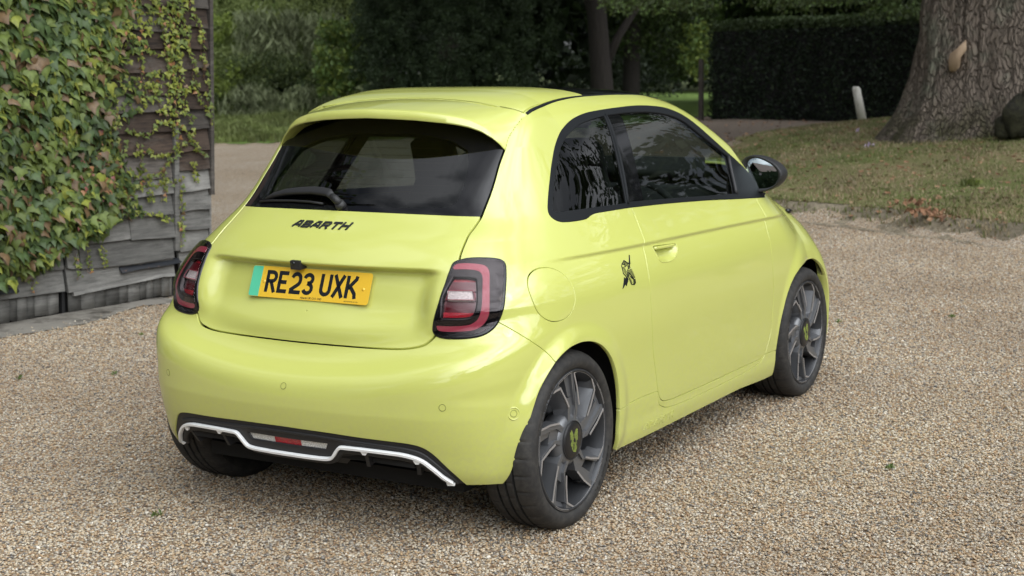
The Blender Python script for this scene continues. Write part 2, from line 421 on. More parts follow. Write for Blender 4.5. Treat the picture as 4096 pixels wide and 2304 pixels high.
def glass(name, tint, refl=1.0, alpha_col=None):
    m = bpy.data.materials.new(name); m.use_nodes = True; t = m.node_tree; t.nodes.clear()
    o = t.nodes.new('ShaderNodeOutputMaterial'); a = t.nodes.new('ShaderNodeBsdfTransparent'); a.inputs[0].default_value = (*tint, 1)
    g = t.nodes.new('ShaderNodeBsdfGlossy'); g.inputs['Roughness'].default_value = .0; g.inputs[0].default_value = (1, 1, 1, 1)
    fr = t.nodes.new('ShaderNodeFresnel'); ge = t.nodes.new('ShaderNodeNewGeometry'); m1 = t.nodes.new('ShaderNodeMath'); m1.operation = 'MULTIPLY_ADD'; m1.inputs[1].default_value = -2; m1.inputs[2].default_value = 1; t.links.new(ge.outputs['Backfacing'], m1.inputs[0]); m2 = t.nodes.new('ShaderNodeMath'); m2.operation = 'POWER'; m2.inputs[0].default_value = 1.62*refl; t.links.new(m1.outputs[0], m2.inputs[1]); t.links.new(m2.outputs[0], fr.inputs['IOR'])
    mm = t.nodes.new('ShaderNodeMixShader'); t.links.new(fr.outputs[0], mm.inputs[0]); t.links.new(a.outputs[0], mm.inputs[1]); t.links.new(g.outputs[0], mm.inputs[2])
    t.links.new(mm.outputs[0], o.inputs[0]); return m
M['glass_rear'] = glass('dark_tinted_glass', (.25, .285, .27), .97)
M['glass_side'] = glass('green_tinted_glass', (.52, .58, .55), .98)
M['glass_front'] = glass('clear_windscreen_glass', (.80, .88, .84))
M['lens'] = glass('clear_lens', (.86, .80, .81), .80)
def lampmat(name, col, scale, emis=0):
    m = mat(name, col, .12, coat=1, spec=.6); n = NT(m)
    v = n.n('ShaderNodeTexVoronoi'); v.inputs['Scale'].default_value = scale; n.l(n.obj(), v.inputs['Vector'])
    n.base(n.mix(v.outputs['Distance'], tuple(c*.45 for c in col), tuple(min(1, c*1.9) for c in col))); n.bump(v.outputs['Distance'], .5, .002); return m
M['red'] = lampmat('deep_red_lens', (.32, .008, .02), 260)
M['darkred'] = mat('smoked_red_lens', (.10, .006, .012), .08, coat=1)
M['pink'] = mat('milky_red_light_guide', (.36, .065, .095), .10, coat=.3)
M['clearlens'] = lampmat('clear_ribbed_lens', (.50, .50, .48), 300)
# ------------------------------------------------------------------ the car: one Empty at its base, every part a child
car = empty('hatchback_car', (0, 0, 0))
tag(car, 'lime yellow three-door electric hatchback parked on the gravel with its tail to the viewer', 'car')
WIN_O = [(1.900,0.985),(1.561,1.005),(1.283,1.023),(0.898,1.042),(0.617,1.052),(0.500,1.053),(0.400,1.053),(0.361,1.052),(0.333,1.048),(0.304,1.040),(0.272,1.037),(0.208,1.037),(0.157,1.040),(0.133,1.048),(0.120,1.060),(0.119,1.074),(0.129,1.092),(0.168,1.139),(0.207,1.184),(0.250,1.234),(0.306,1.290),(0.365,1.331),(0.426,1.359),(0.493,1.381),(0.568,1.396),(0.650,1.405),(0.776,1.411),(0.950,1.416),(1.078,1.417),(1.198,1.412),(1.316,1.400),(1.421,1.374),(1.504,1.334),(1.584,1.281),(1.669,1.223),(1.761,1.164),(1.828,1.119),(1.93,1.035)]
QGL = [(0.143,1.083),(0.171,1.117),(0.209,1.160),(0.250,1.205),(0.294,1.251),(0.337,1.288),(0.398,1.322),(0.478,1.351),(0.551,1.369),(0.667,1.383),(0.742,1.389),(0.592,1.068),(0.385,1.071),(0.161,1.071)]
DGL = [(0.757,1.389),(0.911,1.394),(1.091,1.392),(1.210,1.384),(1.324,1.367),(1.407,1.342),(1.464,1.310),(1.552,1.259),(1.646,1.207),(1.702,1.176),(1.604,1.024),(1.165,1.045),(0.913,1.058),(0.608,1.071)]
BPI = [(0.740,1.40),(0.872,1.395),(0.878,1.377),(0.727,1.050),(0.595,1.060)]
DOOR = [(0.618,1.08),(0.619,1.040),(0.617,1.010),(0.610,0.968),(0.600,0.937),(0.593,0.922),(0.583,0.902),(0.566,0.860),(0.553,0.799),(0.554,0.721),(0.564,0.636),(0.584,0.521),(0.611,0.444),(0.640,0.362),(0.655,0.334),(0.674,0.316),(0.705,0.304),(0.773,0.297),(0.904,0.294),(1.162,0.291),(1.440,0.290),(1.699,0.289),(1.757,0.298),(1.790,0.345),(1.818,0.408),(1.822,0.517),(1.804,0.636),(1.788,0.738),(1.780,0.815),(1.783,0.860),(1.795,0.895),(1.799,0.926),(1.798,0.955),(1.790,1.06),(1.2,1.10),(.8,1.10)]
ARCH_R = [(-0.318,0.10),(-0.312,0.218),(-0.308,0.313),(-0.297,0.367),(-0.280,0.420),(-0.258,0.480),(-0.229,0.533),(-0.192,0.577),(-0.152,0.611),(-0.112,0.632),(-0.065,0.645),(-0.008,0.649),(0.058,0.646),(0.117,0.635),(0.167,0.615),(0.209,0.587),(0.243,0.555),(0.273,0.512),(0.296,0.459),(0.311,0.402),(0.317,0.350),(0.320,0.292),(0.322,0.236),(0.345,0.10),(.2,.02),(-.2,.02)]
ARCH_F = [(1.905,0.10),(1.893,0.220),(1.890,0.297),(1.897,0.349),(1.913,0.417),(1.937,0.476),(1.967,0.533),(2.007,0.584),(2.061,0.625),(2.133,0.650),(2.240,0.660),(2.335,0.660),(2.430,0.649),(2.519,0.613),(2.590,0.560),(2.640,0.480),(2.662,0.400),(2.668,0.300),(2.665,0.10),(2.5,.02),(2.1,.02)]
SILL = [(0.20,0.345),(0.316,0.351),(0.372,0.353),(0.508,0.358),(0.640,0.356),(0.66,0.30),(0.75,0.27),(1.0,.26),(1.5,.26),(1.72,0.275),(1.766,0.300),(1.893,0.295),(2.0,.29),(2.0,.10),(0.20,.10)]
BUMP = [(0.64,0.610),(0.630,0.631),(0.615,0.653),(0.582,0.689),(0.545,0.728),(0.515,0.756),(0.46,0.80),(0.30,0.80),(-0.2,0.80),(-0.2,0.02),(0.80,.02),(0.80,.50)]
LIGHT = [(0.448,0.948),(0.462,0.952),(0.482,0.954),(0.512,0.953),(0.533,0.950),(0.546,0.945),(0.552,0.936),(0.551,0.924),(0.544,0.891),(0.535,0.851),(0.527,0.809),(0.519,0.776),(0.512,0.756),(0.502,0.739),(0.488,0.725),(0.473,0.716),(0.452,0.710),(0.431,0.707),(0.409,0.706),(0.394,0.708),(0.384,0.713),(0.378,0.721),(0.376,0.732),(0.378,0.755),(0.383,0.783),(0.390,0.813),(0.399,0.848),(0.409,0.879),(0.416,0.902),(0.423,0.921),(0.429,0.936),(0.437,0.944)]
LC_O = [(0.428,0.924),(0.436,0.934),(0.450,0.937),(0.468,0.937),(0.491,0.934),(0.503,0.929),(0.509,0.920),(0.510,0.906),(0.505,0.873),(0.500,0.832),(0.496,0.789),(0.492,0.770),(0.485,0.753),(0.475,0.740),(0.460,0.730),(0.432,0.726),(0.410,0.725),(0.392,0.727),(0.386,0.733),(0.384,0.747),(0.417,0.746),(0.447,0.749),(0.461,0.756),(0.471,0.769),(0.477,0.789),(0.481,0.811),(0.486,0.853),(0.491,0.888),(0.491,0.902),(0.487,0.911),(0.476,0.916),(0.457,0.918),(0.430,0.918)]
LI = [(0.426,0.899),(0.455,0.899),(0.472,0.897),(0.479,0.891),(0.480,0.883),(0.476,0.832),(0.471,0.800),(0.465,0.780),(0.455,0.769),(0.432,0.765),(0.392,0.765),(0.396,0.824),(0.406,0.857)]
FLAPc = (-.080, .823)
TG = [(0.70,1.31),(0.685,1.291),(0.648,1.245),(0.615,1.195),(0.583,1.146),(0.553,1.103),(0.534,1.076),(0.519,1.060),(0.499,1.040),(0.483,1.024),(0.470,1.004),(0.457,0.980),(0.447,0.955),(0.436,0.90),(0.415,0.83),(0.395,0.76),(0.386,0.73),(0.381,0.714),(0.370,0.697),(0.354,0.681),(0.330,0.671),(0.296,0.664),(0.228,0.660),(0.127,0.658),(-0.013,0.657),(-0.3,0.657),(-0.3,1.43),(.2,1.43),(.5,1.40)]
DIFF = [(-0.3,0.387),(-0.13,0.387),(0.0,0.387),(0.13,0.384),(0.205,0.379),(0.262,0.376),(0.308,0.373),(0.336,0.367),(0.356,0.354),(0.374,0.331),(0.398,0.290),(0.429,0.238),(0.47,0.16),(.47,.02),(-.3,.02)]
STRIP = [(0.0,0.284),(0.060,0.284),(0.105,0.285),(0.124,0.289),(0.134,0.300),(0.145,0.321),(0.155,0.334),(0.175,0.3355),(0.225,0.335),(0.298,0.331),(0.330,0.322),(0.350,0.308),(0.372,0.280),(0.390,0.254),(0.408,0.234)]
# ---- carve the skin, piece by piece
B = SKT
below, B = split(B, lambda V: V[:, 2]-(.196-.016*np.clip((V[:, 0]-1.5)/.3, 0, 1)+.03*np.clip((.1-V[:, 0])/.5, 0, 1)))
_, B = split(B, region(ch_side, m_side, ARCH_R, 3)); _, B = split(B, region(ch_side, m_side, ARCH_F, 3))
winT, B = carve(B, region(ch_side, m_side, WIN_O), .0012)
lightT, B = carve(B, region(ch_rear, m_rear, LIGHT, 3), .0016)
tgT, B = carve(B, region(ch_rear, m_rear, TG, 3), .0036)
glT, tgT = carve(tgT, lambda V: (1.079+.022*(1-(V[:, 1]/.53)**2)*0+.006)-V[:, 2]-.006*(V[:, 1]/.53)**2*1.3, .0012)
fl = [(FLAPc[0]+.107*math.copysign(abs(math.cos(a))**.9, math.cos(a)), FLAPc[1]+.088*math.copysign(abs(math.sin(a))**.9, math.sin(a))) for a in np.linspace(0, 2*math.pi, 48, endpoint=False)]
flapT, B = carve(B, region(ch_side, m_side, fl, 1), .0024)
bumpT, B = carve(B, region(ch_rear, m_rear, BUMP, 3), .0018)
diffT, bumpT = carve(bumpT, region(ch_rear, m_rear, DIFF, 3), .0006)
doorT, B = carve(B, region(ch_side, m_side, DOOR, 3), .0027)
HND = [(0.654,0.904),(0.680,0.906),(0.765,0.901),(0.845,0.897),(0.853,0.891),(0.852,0.878),(0.836,0.860),(0.809,0.847),(0.762,0.838),(0.690,0.841),(0.670,0.850),(0.662,0.868),(0.654,0.893)]
hndT, doorT = carve(doorT, region(ch_side, m_side, HND, 3), 0)
sillT, B = carve(B, region(ch_side, m_side, SILL, 3), .0022)
# roof seams seen from above
ROOFP = [(.255,-.3),(.262,.0),(.258,.12),(.252,.24),(.246,.36),(.250,.44),(.262,.484),(.335,.480),(.44,.474),(.571,.4705),(.75,.4685),(.716,.434),(.681,.399),(.639,.361),(.600,.28),(.575,.17),(.565,.0),(.565,-.3)]
roofT, B = carve(B, region(ch_top, m_top, ROOFP, 2), .0024)
STP = [(.262,.486),(.335,.482),(.44,.476),(.571,.4725),(.75,.4705),(.97,.4705),(1.2,.470),(1.2,.476),(.965,.477),(.752,.4785),(.612,.482),(.499,.486),(.421,.489),(.332,.497),(.269,.503)]
# glass roof and windscreen: everything between the cant rails in front of the painted roof
def fn_front(V):
    d = np.abs(V[:, 1])-np.interp(V[:, 0], [.55, .75, 1.2, 1.45, 1.7, 1.9, 2.1], [.3, .470, .470, .485, .535, .585, .62])
    e = np.maximum(.56-V[:, 0], V[:, 0]-(2.14-.35*V[:, 1]**2)); return np.where(V[:, 2] > .95, np.maximum(d, e), 1.)
frontT, B = carve(B, fn_front, .0012)
roofglT, screenT = split(frontT, lambda V: V[:, 0]-(1.50-.25*V[:, 1]**2))
bonT, B = carve(B, lambda V: np.where((V[:, 2] > .55), np.maximum(np.abs(V[:, 1])-np.interp(V[:, 0], [2.1, 2.2, 2.5, 2.9], [.70, .70, .66, .60]), 2.16-.35*V[:, 1]**2-V[:, 0]), 1), .0016)
noseT, B = carve(B, lambda V: 2.60-V[:, 0]+.6*np.clip(V[:, 2]-.60, 0, 1), .0012)
fendT, B = carve(B, lambda V: np.where(np.abs(V[:, 1]) > .3, 1.80-V[:, 0]+.0*V[:, 2], 1.) + np.where(V[:, 2] > 1.0, 9., 0.), .0)
# leftover B = body side frame with cant rails and quarter panels
spzone, B = split(B, lambda V: np.where((V[:, 2] > 1.25) & (np.abs(V[:, 1]) < .5), V[:, 0]-.262, 1.))
def two(name, T, mat_, **kw):
    a, b = sides(T); return piece(name, a, mat_, car, **kw), piece(name, b, mat_, car, **kw)
piece('body_shell', B, M['paint'], car)
two('fender', fendT, M['paint']); doors = two('door', doorT, M['paint']); sills = two('side_skirt', sillT, M['paint'])
two('fuel_flap' if False else 'charge_flap', flapT, M['paint'], off=.0008)
bumper = piece('rear_bumper', bumpT, M['paint'], car, lip=.03); tg = piece('tailgate', tgT, M['paint'], car, lip=.022)
roofp = piece('roof_panel', roofT, M['paint'], car, off=.001); piece('bonnet', bonT, M['paint'], car); piece('front_bumper', noseT, M['paint'], car, lip=.04)
for sg in (-1, 1):
    mid = [(.266,.494),(.30,.4915),(.335,.4895),(.38,.4855),(.44,.4815),(.50,.4795),(.571,.4775),(.66,.4755),(.75,.474),(.97,.4725),(1.2,.472),(1.4,.476)]; wds = [.0065,.0078,.0078,.0072,.0068,.0062,.006,.005,.0045,.004,.004,.004]
    q_ = cast(fbody, np.array([[x, y, .9] for x, y in mid]), np.tile([0, 0, 1.], (len(mid), 1)), .8, 40); n_q = grad(fbody, q_); vs_ = []
    for p_, nn_, w_ in zip(q_, n_q, wds):
        for dy, dz in ((-1, -.002), (-.8, .0025), (.8, .0025), (1, -.002)): c_ = p_+np.array([0, dy*w_, -dy*w_*.35])+nn_*dz; vs_.append((c_[0], sg*c_[1], c_[2]))
    mesh_obj('roof_trim_strip', np.array(vs_), [((i*4+j, i*4+j+1, i*4+j+5, i*4+j+4) if sg > 0 else (i*4+j, i*4+j+4, i*4+j+5, i*4+j+1)) for i in range(len(mid)-1) for j in range(3)]+[(0, 1, 2, 3)], M['trim'], car, True)
piece('glass_roof', roofglT, M['gloss_black'], car, off=-.001)
piece('windscreen', screenT, M['glass_front'], car, lip=.003)
# rear glass: clear middle, black printed border
bord = [(-.3,1.10),(.30,1.10),(.44,1.105),(.475,1.125),(.50,1.16),(.545,1.235),(.565,1.29),(.50,1.325),(.3,1.345),(-.3,1.345)]
rg_in, rg_out = split(glT, region(ch_rear, m_rear, bord, 3))
rgw = piece('rear_window', rg_in, M['glass_rear'], car, lip=0)
piece('window_border', rg_out, M['gloss_black'], rgw, lip=.004)
piece('rear_header', spzone, M['gloss_black'], car, lip=0, off=-.010)
# side windows
winI, frameT = split(winT, lambda V: np.minimum(region(ch_side, m_side, QGL)(V), region(ch_side, m_side, DGL)(V)))
for sgn, T0, T1 in ((0,)+tuple(x[0] for x in (sides(frameT), sides(winI))), (1,)+tuple(x[1] for x in (sides(frameT), sides(winI)))):
    fr_ = piece('window_frame', T0, M['trim'], car, off=.0025, lip=.010, bevel=.002)
    gi = region(ch_side, m_side, QGL)
    q, d_ = split(T1, gi); bp, d_ = split(d_, region(ch_side, m_side, BPI, 1))
    piece('quarter_window', q, M['glass_rear'], car, off=-.002, lip=0)
    piece('door_window', d_, M['glass_side'], car, off=-.004, lip=0)
    piece('door_pillar', bp, M['gloss_black'], car, off=-.0038, lip=0)
# black divider rubber between the two side windows, each side
for sg in (-1, 1):
    pts = []
    for t in np.linspace(0, 1, 12):
        x = .750+(.598-.750)*t+.010*math.sin(math.pi*t); z = 1.392+(1.066-1.392)*t
        p, n = surf(0, z, x); pts.append((p[0]+n[0]*.002, -sg*(-1)*(-p[1]) if False else sg*abs(p[1]+n[1]*.002), p[2]))
    MB().tube(pts, .0065, 8).build('window_divider', M['trim'], car, True)
# inner lining: same surface pushed inwards, dark, everywhere but the openings
lin = np.concatenate([B, frameT, doorT, bumpT, tgT, roofT, roofglT, noseT, fendT, rg_out, spzone])
def lining():
    used, inv = np.unique(lin, return_inverse=True); P = SKV[used]; N = SKNf(used)
    mesh_obj('cabin_lining', P-N*.020, inv.reshape(-1, 3).astype(np.int32), M['lining'], car, True)
lining()
# ---- door handle bowls
for sg in (-1, 1):
    ring = smooth_poly(HND, 3); lv = [(0, 0), (.004, .05), (.012, .14), (.024, .34), (.030, .62), (.031, 1.0)]
    c2 = np.array([.755, .874]); vs = []; nn = len(ring)
    for dep, k in lv:
        for q in ring:
            a = q+(c2-q)*k*np.array([1, 1]) if k < 1 else c2+(q-c2)*.02
            p, n = surf(0, float(np.clip(a[1], .8, .95)), float(a[0]))
            dd = dep*(1.35 if q[1] > .89 and k < .5 else 1)
            vs.append((p[0]-n[0]*dd, sg*abs(p[1]-n[1]*dd), p[2]))
    fs = [(i*nn+j, i*nn+(j+1) % nn, (i+1)*nn+(j+1) % nn, (i+1)*nn+j) for i in range(len(lv)-1) for j in range(nn)]
    if sg > 0: fs = [f[::-1] for f in fs]
    hb = mesh_obj('handle_recess', np.array(vs), fs, M['paint'], doors[0 if sg < 0 else 1], True)
    g = MB(); gp = []
    for t in np.linspace(.0, 1, 12):
        x = .668+t*.170; p, n = surf(0, .8955-.006*t, x); gp.append((p[0]+n[0]*(-.002), sg*abs(p[1]+n[1]*(-.002)), p[2]))
    g.tube(gp, .0062, 8).build('door_handle', M['paint'], doors[0 if sg < 0 else 1], True)
    # raised outline of the recess
    rg = [surf(0, float(q[1]), float(q[0])) for q in ring]; 
    MB().tube([(p[0]+n[0]*.0, sg*abs(p[1]), p[2]) for p, n in rg+rg[:1]], .0022, 6, caps=False).build('handle_rim', M['paint'], doors[0 if sg < 0 else 1], True)
# ---- tail lights
for sg, T in zip((-1, 1), sides(lightT)):
    T = T
    inner, outer = split(T, region(ch_rear, m_rear, LI, 3))
    guide, outer = split(outer, region(ch_rear, m_rear, LC_O, 2))
    lt = piece('tail_light', outer, M['gloss_black'], car, off=.007, lip=.02, bevel=.006)
    piece('light_guide', guide, M['pink'], lt, off=.006, lip=0)
    # stepped inner lamp: three reflector bands and the white reversing lamp, each set to its own depth
    bands = [('reflector', .885, .93, 'red', -.010), ('smoked_panel', .857, .885, 'darkred', -.006), ('reversing_lamp', .829, .857, 'clearlens', -.004), ('smoked_panel', .790, .829, 'darkred', -.016), ('reflector', .74, .790, 'red', -.012)]
    rest = inner
    for nm, z0, z1, mm, off in bands:
        a, rest_ = split(rest, lambda V: np.maximum(z0-V[:, 2], V[:, 2]-z1)); rest = rest_
        if nm == 'reversing_lamp':
            c, a2 = split(a, lambda V: np.maximum(ch_rear(V)[:, 0]-.464, .410-ch_rear(V)[:, 0])); 
            piece(nm, c, M['clearlens'], lt, off=off, lip=.012); [piece('lamp_surround', q_, M['darkred'], lt, off=-.012, lip=0) for q_ in split(a2, lambda V: ch_rear(V)[:, 0]-.437)]
            fr = [surf_s(s_, z_) for s_, z_ in [(.408, .829), (.466, .829), (.470, .836), (.470, .850), (.466, .857), (.414, .857), (.408, .829)]]
            MB().tube([(p[0]+n[0]*.001, sg*abs(p[1]+n[1]*.001), p[2]) for p, n in fr], .0014, 5).build('lamp_bezel', M['pink'], lt, True)
        else: piece(nm, a, M[mm], lt, off=off, lip=0)
    used, inv = np.unique(T, return_inverse=True)
    ins, _ = split(T, lambda V: region(ch_rear, m_rear, LIGHT, 3)(V)+.006)
    piece('lens_cover', ins, M['lens'], lt, off=.0095, lip=.006)
# ---- rear spoiler
def edge_pt(y):
    a = abs(y); z = np.interp(a, [0, .1, .2, .3, .35, .39, .43, .465, .485, .50], [1.405, 1.402, 1.397, 1.387, 1.379, 1.370, 1.354, 1.330, 1.311, 1.292])
    x = -.03+.13*(a/.5)**2; return np.array([x, y, z])
def spoiler():
    US = np.linspace(-1, 1, 97); rows = []
    for u in US:
        y = .5*math.sin(u*math.pi/2)
        e = edge_pt(y); k = abs(y)/.5
        fx = np.interp(abs(y), [0, .1, .25, .35, .43, .5], [.250, .248, .242, .238, .240, .258]); yf = y*.995
        p = cast(fbody, np.array([[fx, yf, .9]]), np.array([[0, 0, 1.]]), .8, 40)[0]; p = p+np.array([0, 0, .0012])
        lift = .026*(1-k**6)+.004
        e2 = e+np.array([.005+.004*k, 0, lift])
        c = np.array([.6*p[0]+.4*e2[0], y, 0]); c[2] = (p[2]*.50+e2[2]*.50)+.013*(1-k**2)+.002
        if k > .9: c[2] += .004*(k-.9)/.1
        col = []
        for t in np.linspace(0, 1, 15): col.append((1-t)**2*p+2*t*(1-t)*c+t*t*e2)
        nrm = np.array([-.8, 0, .25]); 
        col.append(e2+np.array([-.0045, 0, -.003])); col.append(e+np.array([-.004, 0, .004])); col.append(e+np.array([-.001, 0, -.0005]))
        q = e+np.array([.018, 0, -.002]); col.append(q)
        g = np.array([.13+.05*(1-k), y*.97, e[2]+.004]); col.append(g)
        rows.append(col)
    V = np.array(rows); n, m = V.shape[:2]; V = V.reshape(-1, 3)
    fs = [(i*m+j, i*m+j+1, (i+1)*m+j+1, (i+1)*m+j) for i in range(n-1) for j in range(m-1)]
    o = mesh_obj('roof_spoiler', V, fs, M['paint'], car, True)
    o.data.flip_normals()
    md = o.modifiers.new('t', 'EDGE_SPLIT'); md.split_angle = math.radians(50)
    # fine moulded line across the spoiler, just behind its front seam
    ln = []
    for y in np.linspace(-.40, .40, 41):
        q = cast(fbody, np.array([[.228+.01*(y/.4)**2, y, .9]]), np.array([[0, 0, 1.]]), .8, 40)[0]; ln.append((q[0], q[1], q[2]+.0035))
    MB().tube(ln, .0022, 6).build('spoiler_ridge', M['paint'], o, True)
    return o
spoiler()
# ------------------------------------------------------------------ lettering and marks
def ribbon(paths, w_, h=1.0):
    """stroke letters: each path a polyline in 2-D -> list of (verts, quads) ribbons of width w_ with mitred corners"""
    vs, fs = [], []
    for P in paths:
        P = [np.array(p, float) for p in P]; P = [P[0]]+[b for a, b in zip(P, P[1:]) if np.hypot(*(b-a)) > 1e-5]; closed = np.allclose(P[0], P[-1]) and len(P) > 3
        if closed: P = P[:-1]
        n = len(P); L_, R_ = [], []
        for i in range(n):
            a = P[(i-1) % n] if closed or i > 0 else None; b = P[(i+1) % n] if closed or i < n-1 else None
            d1 = (P[i]-a) if a is not None else (b-P[i]); d2 = (b-P[i]) if b is not None else (P[i]-a)
            d1 = d1/np.hypot(*d1); d2 = d2/np.hypot(*d2); n1 = np.array([-d1[1], d1[0]]); n2 = np.array([-d2[1], d2[0]])
            m = n1+n2; m = m/max(np.hypot(*m), 1e-6); k = 1/max(m@n1, .5)
            L_.append(P[i]+m*w_/2*k); R_.append(P[i]-m*w_/2*k)
        b0 = len(vs)
        for l, r in zip(L_, R_): vs += [l, r]
        for i in range(n if closed else n-1):
            j = (i+1) % n; fs.append((b0+2*i, b0+2*i+1, b0+2*j+1, b0+2*j))
    return np.array(vs), fs
def rc(x0, y0, x1, y1, r, q, n=3):
    """rounded corner points, q = which quadrant centre sits"""
    return None
def slab(vs2, fs, mapf, t, name, m, parent, smooth=False):
    """extrude flat quads: mapf(uv, height) -> xyz"""
    n = len(vs2); top = mapf(vs2, t); bot = mapf(vs2, 0.0)
    V = np.concatenate([bot, top]); F = [tuple(n+i for i in f) for f in fs]
    cnt = {}
    for f in fs:
        for i in range(len(f)):
            e = (f[i], f[(i+1) % len(f)]); cnt[tuple(sorted(e))] = cnt.get(tuple(sorted(e)), 0)+1
    for f in fs:
        for i in range(len(f)):
            a, b = f[i], f[(i+1) % len(f)]
            if cnt[tuple(sorted((a, b)))] == 1: F.append((a, b, n+b, n+a))
    return mesh_obj(name, V, F, m, parent, smooth)
def on_rear(y0, z0, shear=0.0, off=0.0):
    def f(uv, t):
        uv = np.asarray(uv, float); y = y0-uv[:, 0]-shear*uv[:, 1]; z = z0+uv[:, 1]
        p = cast(fbody, np.stack([np.full(len(y), .5), y, z], 1), np.tile([-1., 0, 0], (len(y), 1)), 1.6, 40)
        nn = grad(fbody, p); return p+nn*(off+t)
    return f
def on_side(x0, z0, off=0.0, sg=-1):
    def f(uv, t):
        uv = np.asarray(uv, float); x = x0+uv[:, 0]; z = z0+uv[:, 1]
        p = cast(fbody, np.stack([x, np.zeros(len(x)), z], 1), np.tile([0., -1., 0], (len(x), 1)), 1.2, 40)
        nn = grad(fbody, p); q = p+nn*(off+t); 
        if sg > 0: q[:, 1] *= -1
        return q
    return f
def text_mesh(s, size, bold=0.0):
    cu = bpy.data.curves.new('t', 'FONT'); cu.body = s; cu.size = size; cu.resolution_u = 2; cu.offset = bold
    o = bpy.data.objects.new('t', cu); COL.objects.link(o); dg = bpy.context.evaluated_depsgraph_get(); dg.update()
    me = o.evaluated_get(dg).to_mesh(); V = np.array([v.co[:2] for v in me.vertices]).reshape(-1, 2); F = [tuple(p.vertices) for p in me.polygons]
    o.evaluated_get(dg).to_mesh_clear(); bpy.data.objects.remove(o, do_unlink=True); bpy.data.curves.remove(cu)
    return V, F
def arcp(cx_, cy_, rx, ry, a0, a1, n=6): return [(cx_+rx*math.cos(math.radians(a0+(a1-a0)*i/n)), cy_+ry*math.sin(math.radians(a0+(a1-a0)*i/n))) for i in range(n+1)]
# plate characters 50 x 79 mm, stroke 14 mm
PW_, PH_, ST = .036, .065, .014
G_ = {
 'R': [[(0, -.007), (0, PH_), (.020, PH_)]+arcp(.020, PH_-.016, .016, .016, 90, -90, 8)+[(0, PH_-.032)], [(.017, PH_-.034), (.0365, -.007)]],
 'E': [[(PW_, PH_), (0, PH_), (0, 0), (PW_, 0)], [(0, PH_/2), (PW_*.86, PH_/2)]],
 '2': [[(.000, PH_-.014)]+arcp(.018, PH_-.017, .018, .017, 165, 0, 7)[1:]+arcp(.010, PH_-.022, .026, .022, 0, -55, 4)[1:]+[(.001, .0085), (.001, 0), (.043, 0)]],
 '3': [[(.001, PH_-.013)]+arcp(.018, PH_-.015, .017, .015, 160, -80, 9)+[(.014, PH_/2+.002)], [(.014, PH_/2+.002)]+arcp(.018, .0165, .018, .0165, 85, -160, 10)],
 'U': [[(0, PH_+.007), (0, .017)]+arcp(.018, .017, .018, .017, 180, 360, 8)+[(PW_, PH_+.007)]],
 'X': [[(-.001, PH_+.007), (.006, PH_-.006), (.032, .006), (.039, -.007)], [(.039, PH_+.007), (.032, PH_-.006), (.006, .006), (-.001, -.007)]],
 'K': [[(0, PH_+.007), (0, -.007)], [(.036, PH_+.007), (.034, PH_-.004), (.004, PH_*.42)], [(.013, PH_*.52), (.034, .010), (.037, -.007)]]}
pt, pb = surf(.013, .893)[0], surf(.013, .796)[0]
for q in (.27, -.24):
    pass
U_ = np.array([0., -1, 0]); W_ = (pt-pb)/np.linalg.norm(pt-pb); Nn = np.cross(W_, U_); Nn = Nn/np.linalg.norm(Nn)
if Nn[0] > 0: Nn = -Nn
ctr = (pt+pb)/2+Nn*.004; ctr[2] = .8445
def on_plate(off):
    return lambda uv, t: ctr+np.outer(np.asarray(uv)[:, 0], U_)+np.outer(np.asarray(uv)[:, 1], W_)+Nn*(off+t)
def rrect(w_, h_, r, n=4, x0=0, y0=0):
    o = []
    for sx, sy, a in ((1, 1, 0), (-1, 1, 90), (-1, -1, 180), (1, -1, 270)): o += arcp(x0+sx*(w_/2-r), y0+sy*(h_/2-r), r, r, a, a+90, n)
    return np.array(o)
M['plate_y'] = mat('yellow_plate', (.80, .50, .035), .25, coat=.8); M['plate_g'] = mat('green_plate_band', (.10, .56, .33), .3, coat=.8)
M['ink'] = mat('black_ink', (.012, .013, .015), .25, coat=.6)
plate = slab(rrect(.52, .111, .010), [tuple(range(20))], on_plate(0), .0015, 'number_plate', M['plate_y'], car)
gb = rrect(.044, .109, .008, x0=-.2375); gb[:, 0] = np.where(gb[:, 0] > -.2375, np.maximum(gb[:, 0], -.2155), gb[:, 0]); gb = np.array([[-.2155, .0545], [-.2155, -.0545]]+[q for q in gb if q[0] < -.2375][::1])
ang_ = np.arctan2(gb[:, 1], gb[:, 0]+.2375); gb = gb[np.argsort(ang_)]
slab(gb, [tuple(range(len(gb)))], on_plate(.0015), .0004, 'green_band', M['plate_g'], plate)
xx = [-.193, -.1385, -.0842, -.0305, .0465, .100, .156]
for ch, x in zip('RE23UXK', xx):
    v, f = ribbon(G_[ch], ST); v = v*np.array([1, 1.0])+np.array([x+.007, -.0305]); slab(v, f, on_plate(.0015), .0005, 'plate_character', M['ink'], plate)
v, f = text_mesh('Abarth UK CV3 1ND', .0105, .0002); slab(v+np.array([-.028, -.0515]), f, on_plate(.0015), .0003, 'plate_lettering', M['ink'], plate)
v, f = text_mesh('BESTPLATE BS AU 145e', .0058); slab(v+np.array([.160, -.0500]), f, on_plate(.0015), .0003, 'plate_lettering', M['ink'], plate)
for x, y in ((-.200, .0), (.232, -.002)):
    bmv, bmf = lathe([(.0, -.0035), (.004, -.003), (.0062, -.001), (.0065, 0)], 12)
    P_ = on_plate(.0015)(np.array([[x, y]]), 0)[0]
    R_ = np.array([U_, -Nn, W_]).T
    mesh_obj('fixing_cap', np.array(bmv)@R_.T+P_, bmf, M['plate_y'], plate, True)
